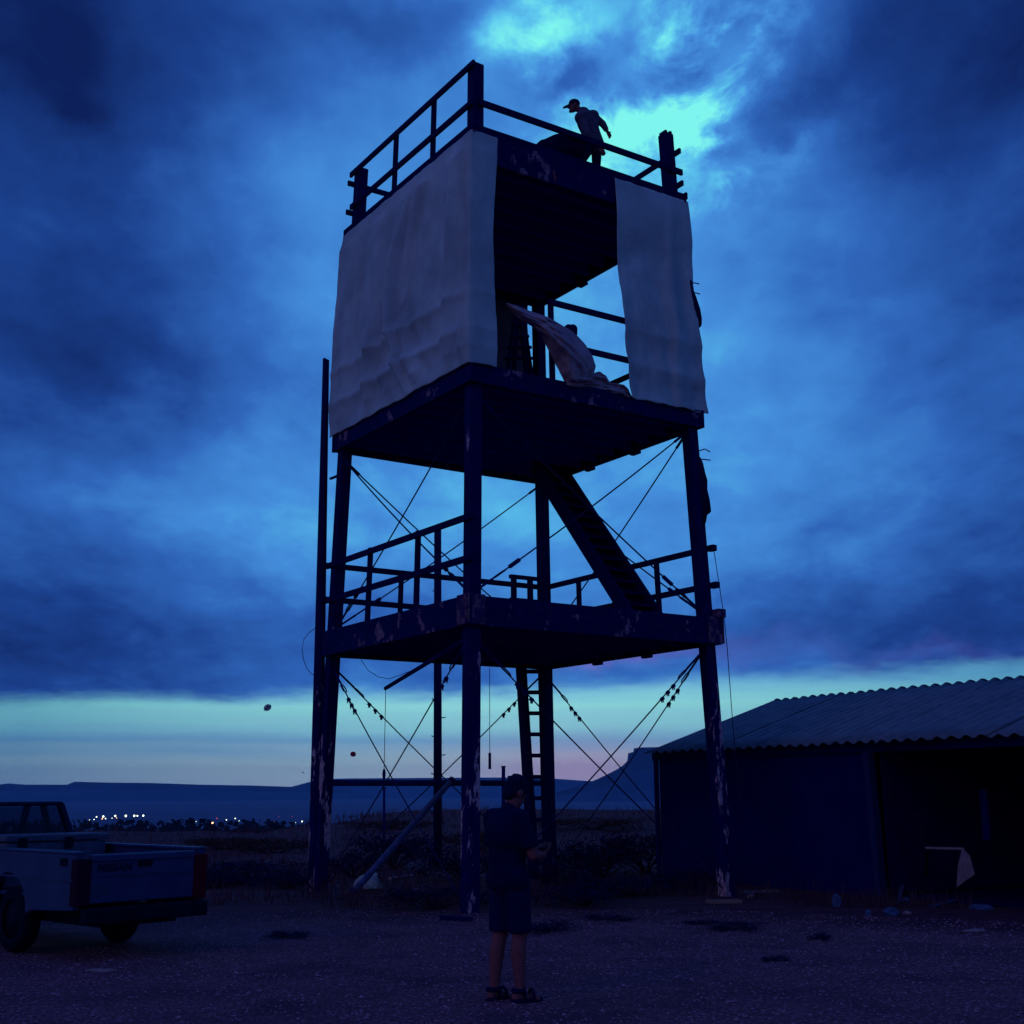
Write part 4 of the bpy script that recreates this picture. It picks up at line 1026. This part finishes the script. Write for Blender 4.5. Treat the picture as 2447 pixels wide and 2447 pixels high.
def roof_people():
    nr = NRM['NR']
    base = onplane(1424, 412, corner('N', ZR, -.38), nr); Y0 = base.y
    Pp = lambda x, y, dy=0.: atY(1230 + .23292 * x, 200 + .23292 * y, Y0 + dy)
    foot = Pp(805, 900); foot.z = ZR + .0
    t = thing('person', foot, 'person in cap and grey shirt leaning over the tower roof rail', 'person')
    b = MB(); s = MB(); tr = MB()
    hip = Pp(825, 625); hl, hr_ = Pp(775, 640, -.05), Pp(840, 640, .05)
    f1 = Pp(806, 905, .05); f1.z = ZR + .09; f2 = Pp(640, 900, -.05); f2.z = ZR + .09
    k1 = hr_.lerp(f1, .5) + Vector((.02, -.03, 0)); k2 = hl.lerp(f2, .48) + Vector((-.05, -.08, .03))
    for hp, kn, ft in ((hr_, k1, f1), (hl, k2, f2)):
        b.cap(hp, .085, kn, .058); b.cap(kn, .056, ft, .04); b.cap(ft + Vector((.03, 0, -.05)), .035, ft + Vector((-.15, -.06, -.055)), .028)
        tr.cap(hp, .105, kn, .08); tr.cap(kn, .08, ft + (kn - ft) * .12, .068)
    tr.ell(hip - Vector((.0, 0, .04)), (.17, .14, .12))
    shR, shL = Pp(805, 330, .12), Pp(675, 350, -.14); neck = Pp(705, 305); hd = Pp(612, 228)
    chest = Pp(735, 400); belly = Pp(785, 510)
    for q in (b, s):
        e = 0 if q is b else .05
        q.cap(hip, .12 + e, belly, .115 + e); q.cap(belly, .12 + e, chest, .125 + e); q.cap(chest, .12 + e, neck, .07 + e); q.cap(shR, .062 + e, shL, .062 + e); q.cap(shR, .06 + e, belly, .09 + e); q.cap(shL, .06 + e, belly, .09 + e)
    b.cap(neck, .06, hd, .058)
    b.ell(hd, (.095, .078, .115)); b.ell(hd + Vector((-.035, 0, -.07)), (.062, .058, .06)); b.cap(hd + Vector((-.09, 0, -.01)), .014, hd + Vector((-.112, 0, -.04)), .018, 8)
    b.cap(hd + Vector((-.085, .015, -.075)), .012, hd + Vector((-.085, -.015, -.075)), .012, 8); b.ell(hd + Vector((-.075, 0, -.11)), (.03, .035, .025))
    for s_ in (1, -1): b.ell(hd + Vector((.015, .08 * s_, -.01)), (.028, .014, .036)); b.ell(hd + Vector((-.085, .03 * s_, .0)), (.014, .02, .012))
    elR, wrR = Pp(905, 415, .16), Pp(955, 500, .1)
    b.cap(shR, .052, elR, .042); b.cap(elR, .04, wrR, .028); hand(b, wrR, wrR - elR, Vector((-.5, -.5, -.3)), 1, .3)
    s.cap(shR, .075, elR, .066); s.cap(elR, .064, elR.lerp(wrR, .62), .052)
    elL, wrL = Pp(760, 520, -.28), Pp(885, 655, -.25)
    b.cap(shL, .052, elL, .042); b.cap(elL, .04, wrL, .028); hand(b, wrL, Vector((.3, 0, -.8)), Vector((.2, .9, 0)), 1, .7)
    s.cap(shL, .075, elL, .066); s.cap(elL, .064, elL.lerp(wrL, .6), .055)
    s.cap(hip, .135, hip + Vector((.04, 0, -.07)), .13)
    organic(b, 'body', 'skin', t, .0075, 4); organic(s, 'shirt', 'greyshirt', t, .014, 4); organic(tr, 'trousers', 'navy', t, .014, 4)
    c = MB(); c.ell(hd + Vector((.0, 0, .045)), (.108, .09, .088)); c.cap(hd + Vector((-.06, .045, .02)), .016, hd + Vector((-.185, .02, -.03)), .013); c.cap(hd + Vector((-.06, -.045, .02)), .016, hd + Vector((-.185, -.02, -.03)), .013); c.cap(hd + Vector((-.06, 0, .025)), .016, hd + Vector((-.2, 0, -.03)), .013); c.cap(hd + Vector((-.06, 0, .02)), .016, hd + Vector((-.19, .0, -.035)), .02)
    organic(c, 'cap', 'hair', t, .01, 3)
    for ft in (f1, f2):
        m = MB(); m.cap(ft + Vector((.045, 0, -.045)), .047, ft + Vector((-.02, -.02, -.05)), .043); m.cap(ft + Vector((.04, 0, -.055)), .04, ft + Vector((-.17, -.06, -.06)), .034); organic(m, 'shoe', 'shoe', t, .012, 3)
    # second person, crouched over the roof edge
    Y1 = onplane(1330, 380, corner('N', ZR, -.10), nr).y
    Q = lambda x, y, dy=0.: atY(1230 + .23292 * x, 200 + .23292 * y, Y1 + dy)
    g2 = Q(560, 880, .25); g2.z = ZR
    t2 = thing('person', g2, 'person in dark clothes crouched over the tower roof edge, arm reaching down the side', 'person')
    pel = Q(610, 655, .25); sh = Q(300, 700, -.02); hd = Q(185, 775, -.12); mid = Q(455, 640, .12)
    b = MB(); s = MB(); tr = MB()
    for q, e in ((b, 0), (s, .075)):
        q.cap(pel, .15 + e, mid, .14 + e); q.cap(mid, .14 + e, sh, .12 + e); q.cap(sh + Vector((0, .16, 0)), .06 + e, sh + Vector((0, -.16, 0)), .06 + e)
    b.cap(sh, .07, hd, .06); b.ell(hd, (.105, .08, .10)); b.ell(hd + Vector((-.05, -.02, -.06)), (.06, .055, .06)); b.cap(hd + Vector((-.08, -.03, -.07)), .015, hd + Vector((-.1, -.03, -.1)), .018, 8)
    for s_ in (1, -1): b.ell(hd + Vector((.01, .08 * s_, 0)), (.03, .014, .03))
    e1_, w1 = Q(390, 800, -.32), Q(395, 930, -.38); b.cap(sh + Vector((0, -.16, 0)), .052, e1_, .042); b.cap(e1_, .04, w1, .028); hand(b, w1, Vector((.1, 0, -1)), Vector((0, 1, 0)), 1, .4)
    s.cap(sh + Vector((0, -.16, 0)), .072, e1_.lerp(sh, .35), .06)
    e2_, w2 = Q(200, 760, .1), Q(120, 830, -.2); b.cap(sh + Vector((0, .16, 0)), .052, e2_, .042); b.cap(e2_, .04, w2, .028); hand(b, w2, Vector((-.3, -.3, -.8)), Vector((0, 1, 0)), 1, .5)
    s.cap(sh + Vector((0, .16, 0)), .072, e2_, .06)
    for s_ in (1, -1):
        kn = Q(430, 800, .3 + .12 * s_); kn.z = ZR + .16; an = Q(620, 850, .34 + .12 * s_); an.z = ZR + .09
        hp = pel + Vector((0, .09 * s_, -.03))
        b.cap(hp, .09, kn, .062); b.cap(kn, .058, an, .04); tr.cap(hp, .115, kn, .088); tr.cap(kn, .085, an, .07)
        b.cap(an, .04, an + Vector((-.1, 0, -.05)), .03)
        m = MB(); m.cap(an + Vector((.04, 0, -.04)), .045, an + Vector((-.13, 0, -.055)), .036); organic(m, 'shoe', 'shoe', t2, .012, 3)
    tr.ell(pel, (.16, .19, .14))
    organic(b, 'body', 'skin', t2, .0075, 4); organic(s, 'shirt', 'navy', t2, .014, 4); organic(tr, 'trousers', 'shorts', t2, .014, 4)
    hh = MB(); hh.ell(hd + Vector((.015, .01, .03)), (.11, .09, .09)); organic(hh, 'hair', 'hair', t2, .012, 3)
roof_people()

# ------------------------------------------------------------------ plants, gravel, grass
def shrub_mesh(seed, n):
    g = random.Random(seed); cr = MB(); st = MB()
    lobes = [(g.uniform(0, 6.28), g.uniform(.15, .75), g.uniform(.35, .95), g.uniform(.2, .4)) for _ in range(16)]
    for a, r_, z, s_ in lobes:
        c = Vector((r_ * math.cos(a), r_ * math.sin(a), z * (1.05 - r_ * .45)))
        st.tube([(0, 0, 0), c * .5 + Vector((0, 0, .05)), c], .02, 5, .005)
        for k in range(n // 16):
            p = c + Vector((g.gauss(0, s_ * .5), g.gauss(0, s_ * .5), g.gauss(0, s_ * .45)))
            if p.z < .02: p.z = abs(p.z) + .02
            d1 = Vector((g.uniform(-1, 1), g.uniform(-1, 1), g.uniform(.0, 1.4))).normalized() * g.uniform(.03, .075); d2 = d1.cross(Vector((g.uniform(-1, 1), g.uniform(-1, 1), g.uniform(-1, 1)))).normalized() * g.uniform(.008, .02)
            cr.add([p - d1, p + d2, p + d1, p - d2], [(0, 1, 2, 3)])
    return cr, st
SH = [shrub_mesh(i, 1900) for i in range(4)]
SHM = []
def as_mesh(mb, nm, m):
    me = bpy.data.meshes.new(nm); me.from_pydata(mb.v, [], mb.f); me.update(); me.materials.append(MAT[m]); return me
SHM = [(as_mesh(c, 'crown', 'leaf'), as_mesh(s, 'stem', 'stem')) for c, s in SH]
DRY = [(as_mesh(c, 'crown', 'dryleaf'), as_mesh(s, 'stem', 'stem')) for c, s in SH[:2]]
def shrub(px, py, w, h, label, group=None, dry=False, k=0, z=None):
    p = G(px, py); t = thing('shrub', (p.x, p.y, gz(p.x, p.y) - .03), label, 'shrub', group)
    cm, sm = (DRY if dry else SHM)[k % (2 if dry else 4)]
    for nm, me in (('crown', cm), ('stem', sm)):
        o = bpy.data.objects.new(nm, me); col.objects.link(o); o.parent = t
    t.scale = (w, w, h); t.rotation_euler = (0, 0, k * 1.7)
for i, (px, py, w, h, lab) in enumerate([
    (940, 2078, 1.35, 1.25, 'broad dark shrub behind the leaning pipe'),
    (845, 2098, .8, .85, 'dark shrub beside the foot of the tall round pole'),
    (1105, 2105, 1.1, 1.0, 'dark shrub between the step pole and the near tower leg'),
    (1445, 2095, 1.5, 1.15, 'large dark shrub under the right half of the tower'),
    (1545, 2085, 1.3, 1.3, 'tall dark shrub against the corner of the shed'),
    (1360, 2125, .9, .75, 'low dark shrub at the foot of the back leg'),
    (1520, 2140, 1.3, .6, 'low spreading shrub at the gravel edge before the shed corner'),
    (1400, 2160, 1.0, .5, 'low dark shrub at the gravel edge beside the standing person'),
    (1040, 2172, .9, .55, 'low dark shrub at the gravel edge in front of the near leg'),
    (610, 2105, 1.7, .62, 'wide low shrub between the pickup and the tall round pole'),
    (530, 2120, 1.0, .5, 'small low shrub beyond the tail of the pickup'),
    (690, 2120, 1.0, .5, 'small low shrub left of the tall pole foot'),
    (1660, 2120, .8, .5, 'low dark shrub against the shed wall by the flaked leg')]):
    shrub(px, py, w, h * .62, lab, None, False, i)
for i, (px, py, w, h, lab) in enumerate([
    (1130, 2035, 1.6, 1.0, 'dry reddish brush behind the step pole'), (650, 2040, 1.8, .9, 'dry reddish brush beyond the low shrubs by the pickup'),
    (1420, 1985, 3.0, 1.0, 'wide dry brush on the field beyond the tower'), (930, 1985, 2.8, 1.0, 'wide dry brush on the field beyond the leaning pipe'),
    (530, 2030, 1.6, .8, 'dry brush beyond the tailgate of the pickup'), (1200, 2005, 1.8, .8, 'dry brush beyond the standing person')]):
    shrub(px, py, w, h * .5, lab, None, True, i)
# low weeds on the gravel
for i, (px, py, w, h, lab) in enumerate([(685, 2243, .28, .12, 'small flat weed on open gravel right of the pickup'), (1320, 2225, .5, .14, 'flat weed mat at the gravel edge behind the standing person'), (1450, 2198, .4, .1, 'flat weed patch on gravel before the low shrub'),
                                     (1770, 2222, .5, .12, 'flat weed mat on gravel in front of the shed debris'), (1680, 2208, .3, .09, 'small weed patch on gravel by the flaked right leg'), (1965, 2245, .2, .1, 'tiny dark weed alone on gravel before the shed post'), (1855, 2298, .16, .08, 'tiny dark weed on open gravel in front of the shed')]):
    shrub(px, py, w, h, lab, None, False, i + 2)

def grass():
    mb = MB(); g = random.Random(11)
    for i in range(30000):
        r_ = 19 + (g.random() ** 1.7) * 95; az = R(g.uniform(-27, 26)); x, y = r_ * math.sin(az), r_ * math.cos(az)
        if y + .55 * max(0, x - 2.5) < 18.2: continue
        q = Vector((x, y, 0)) - SA
        if -.3 < q.dot(SDIR) < 12 and -.5 < q.dot(SBK) < 6: continue
        if fnoise(x * .35, y * .35, 8.) < -.05: continue
        z = gz(x, y) - .02; s_ = g.uniform(.10, .34) * (1 + r_ * .006); w = .006 + r_ * .00022
        a = g.uniform(0, 6.28); dx, dy = w * math.cos(a), w * math.sin(a); lx_, ly_ = g.gauss(0, .3) * s_, g.gauss(0, .3) * s_
        mb.add([(x - dx, y - dy, z), (x + dx, y + dy, z), (x + lx_, y + ly_, z + s_)], [(0, 1, 2)])
    o = mb.build('dry_grass', 'grass'); tag(o, 'dry reddish grass covering the field beyond the gravel', 'grass', kind='stuff')
grass()
def gravel():
    mb = MB(); g = random.Random(12)
    for i in range(16000):
        y = 6.5 + 12 * g.random() ** .8; x = g.uniform(-.46, .46) * y
        if y + .55 * max(0, x - 2.5) > 18.3: continue
        s_ = g.uniform(.007, .017) * (1 if g.random() < .985 else 1.7); z = gz(x, y); c = Vector((x, y, z + s_ * .25)); a = g.uniform(0, 6.28)
        u_ = Vector((math.cos(a), math.sin(a), 0)) * s_ * g.uniform(.8, 1.3); v_ = Vector((-math.sin(a), math.cos(a), 0)) * s_ * g.uniform(.6, 1.); w_ = Vector((g.gauss(0, .2) * s_, 0, s_ * g.uniform(.5, .8)))
        mb.add([c - u_, c + v_, c + u_, c - v_, c + w_], [(0, 3, 4), (3, 2, 4), (2, 1, 4), (1, 0, 4)])
    o = mb.build('gravel', 'stone'); tag(o, 'loose gravel stones scattered over the yard', 'gravel', kind='stuff')
gravel()

# ------------------------------------------------------------------ litter
def crumple(name, px, py, sx, sy, sz, m, label, cat, seed, rot=0., group=None, lift=0.):
    p = G(px, py); p.z = gz(p.x, p.y); mb = MB(); mb.ell((0, 0, 0), (sx, sy, sz), nu=16, nv=10); c, s = math.cos(rot), math.sin(rot)
    for i, v in enumerate(mb.v):
        k = 1 + .38 * fnoise(v.x / sx * 1.1 + seed, v.y / sy * 1.1, v.z / sz * 1.1 + seed * 3) + .15 * fnoise(v.x / sx * 3 + seed, v.y / sy * 3, v.z / sz * 3)
        q = v * k; q.z = max(q.z, -sz * .55); mb.v[i] = p + Vector((q.x * c - q.y * s, q.x * s + q.y * c, q.z + sz * .53 + lift))
    o = mb.build(name, m); return tag(o, label, cat, group)
crumple('plastic_bag', 877, 2128, .23, .16, .17, 'plastic', 'crumpled white plastic bag at the foot of the leaning pipe', 'bag', 1)
crumple('stone', 828, 2137, .05, .04, .04, 'scrap_pale', 'small pale stone left of the leaning pipe foot', 'stone', 2)
for i, (px, py, sx, sy, sz, m, lab) in enumerate([
    (2000, 2168, .06, .03, .11, 'scrap_blue', 'small upright blue scrap in the debris left of the shed post'),
    (2130, 2188, .13, .08, .07, 'scrap_blue', 'crumpled blue scrap in the debris before the shed post'),
    (2162, 2158, .12, .06, .05, 'scrap_blue', 'flat blue scrap beside the leaning pale strip by the post'),
    (2168, 2184, .06, .05, .03, 'scrap_pale', 'small pale scrap right of the crumpled blue scrap'),
    (2345, 2174, .16, .09, .05, 'scrap_blue', 'blue grey crumpled sheet before the open bay'),
    (2328, 2227, .17, .06, .025, 'scrap_pale', 'thin pale flat scrap on gravel edge before the open bay'),
    (1795, 2146, .08, .05, .04, 'scrap_pale', 'small pale stone right of the flaked leg foot'),
    (1566, 2090, .17, .07, .07, 'scrap_pale', 'pale rubble piece beside the shed corner'),
    (2075, 2188, .04, .03, .05, 'scrap_blue', 'tiny blue scrap left of the crumpled blue scrap'),
    (240, 2322, .14, .05, .02, 'scrap_pale', 'thin pale flat scrap on the gravel in front of the pickup tail'),
    (900, 1932, 1.3, .8, .5, 'rock', 'pale rock on the field rim behind the thin upright post'),
    (945, 1933, 1.0, .7, .5, 'rock', 'pale rock on the field rim beside the step pole'),
    (1085, 1932, 1.0, .7, .55, 'rock', 'pale rock on the field rim between step pole and near leg')]):
    crumple('rock' if m == 'rock' else 'litter_scrap', px, py, sx, sy, sz, m, lab, 'rock' if m == 'rock' else 'litter', i + 5, rot=i * .7)
def board(px, py, px2, py2, w, h, m, label, z1=None):
    a, b = G(px, py), G(px2, py2); a.z = gz(a.x, a.y) + h / 2; b.z = (gz(b.x, b.y) + h / 2) if z1 is None else z1
    o = MB().beam(a, b, w, h).build('loose_board', m, None, bevel=.004); tag(o, label, 'board')
board(930, 2104, 1035, 2090, .12, .05, 'scrap_pale', 'weathered pale board on the ground behind the white bag')
board(978, 2131, 1000, 2130, .1, .04, 'scrap_pale', 'short pale board stub before the dark shrub')
board(1060, 2196, 1120, 2203, .14, .05, 'wood', 'dark board on the ground before the near tower leg')
board(2228, 2170, 2285, 2155, .1, .03, 'scrap_blue', 'blue grey board in the debris below the trestle plank')
board(2148, 2160, 2168, 2122, .06, .02, 'scrap_blue', 'narrow blue strip propped up beside the shed post', .34)
board(1770, 2136, 1858, 2132, .1, .04, 'scrap_pale', 'pale board on the ground along the shed wall')
board(1690, 2160, 1770, 2158, .16, .05, 'rock', 'reddish plank on the ground at the flaked leg foot')
board(2180, 2140, 2240, 2150, .08, .04, 'inside', 'dark board lying before the shed bay')

# ------------------------------------------------------------------ insects in the air
def insect(px, py, D, L, m, label, spread):
    p = atD(px, py, D); t = thing('flying_insect', p, label, 'insect')
    ax = (rt * .72 + up * .69).normalized(); sd_ = (rt * .69 - up * .72).normalized(); bk = fw
    MB().ell(p, (L * .5, L * .06, L * .06), (ax, sd_, bk), nu=8, nv=6).build('body', 'bug_dark', t, True)
    for s_ in (1, -1):
        m_ = MB(); c = p + ax * L * .08
        m_.grid(lambda u, v: c + ax * (L * (.42 * math.cos(math.pi * u))) + sd_ * (s_ * L * spread * math.sin(math.pi * u) * v) + bk * (L * .12 * v * s_), 10, 4)
        m_.build('wing', m, t, True, solid=L * .01)
insect(638, 1692, 3.2, .024, 'bug_pale', 'pale winged insect in flight left of the tall round pole', .34)
insect(843, 1803, 3.4, .017, 'bug_red', 'red winged insect in flight between the tall pole and step pole', .45)
insect(724, 1846, 3.6, .007, 'bug_dark', 'tiny dark insect in flight just above the distant mesa', .2)
insect(138, 1650, 3.6, .005, 'bug_dark', 'tiny dark insect in flight under the cloud edge above the pickup', .2)

# ------------------------------------------------------------------ haze
hz = MB().box((0, 1000, 60), (15000, 15000, 220))
hm = bpy.data.materials.new('haze_air'); hm.use_nodes = True; t_ = hm.node_tree; t_.nodes.clear()
pvn = t_.nodes.new('ShaderNodeVolumePrincipled'); pvn.inputs['Color'].default_value = (.30, .56, 1., 1); pvn.inputs['Density'].default_value = .00009; pvn.inputs['Anisotropy'].default_value = .2
oo = t_.nodes.new('ShaderNodeOutputMaterial'); t_.links.new(pvn.outputs[0], oo.inputs['Volume'])
hob = hz.build('haze', hm); tag(hob, kind='stuff')
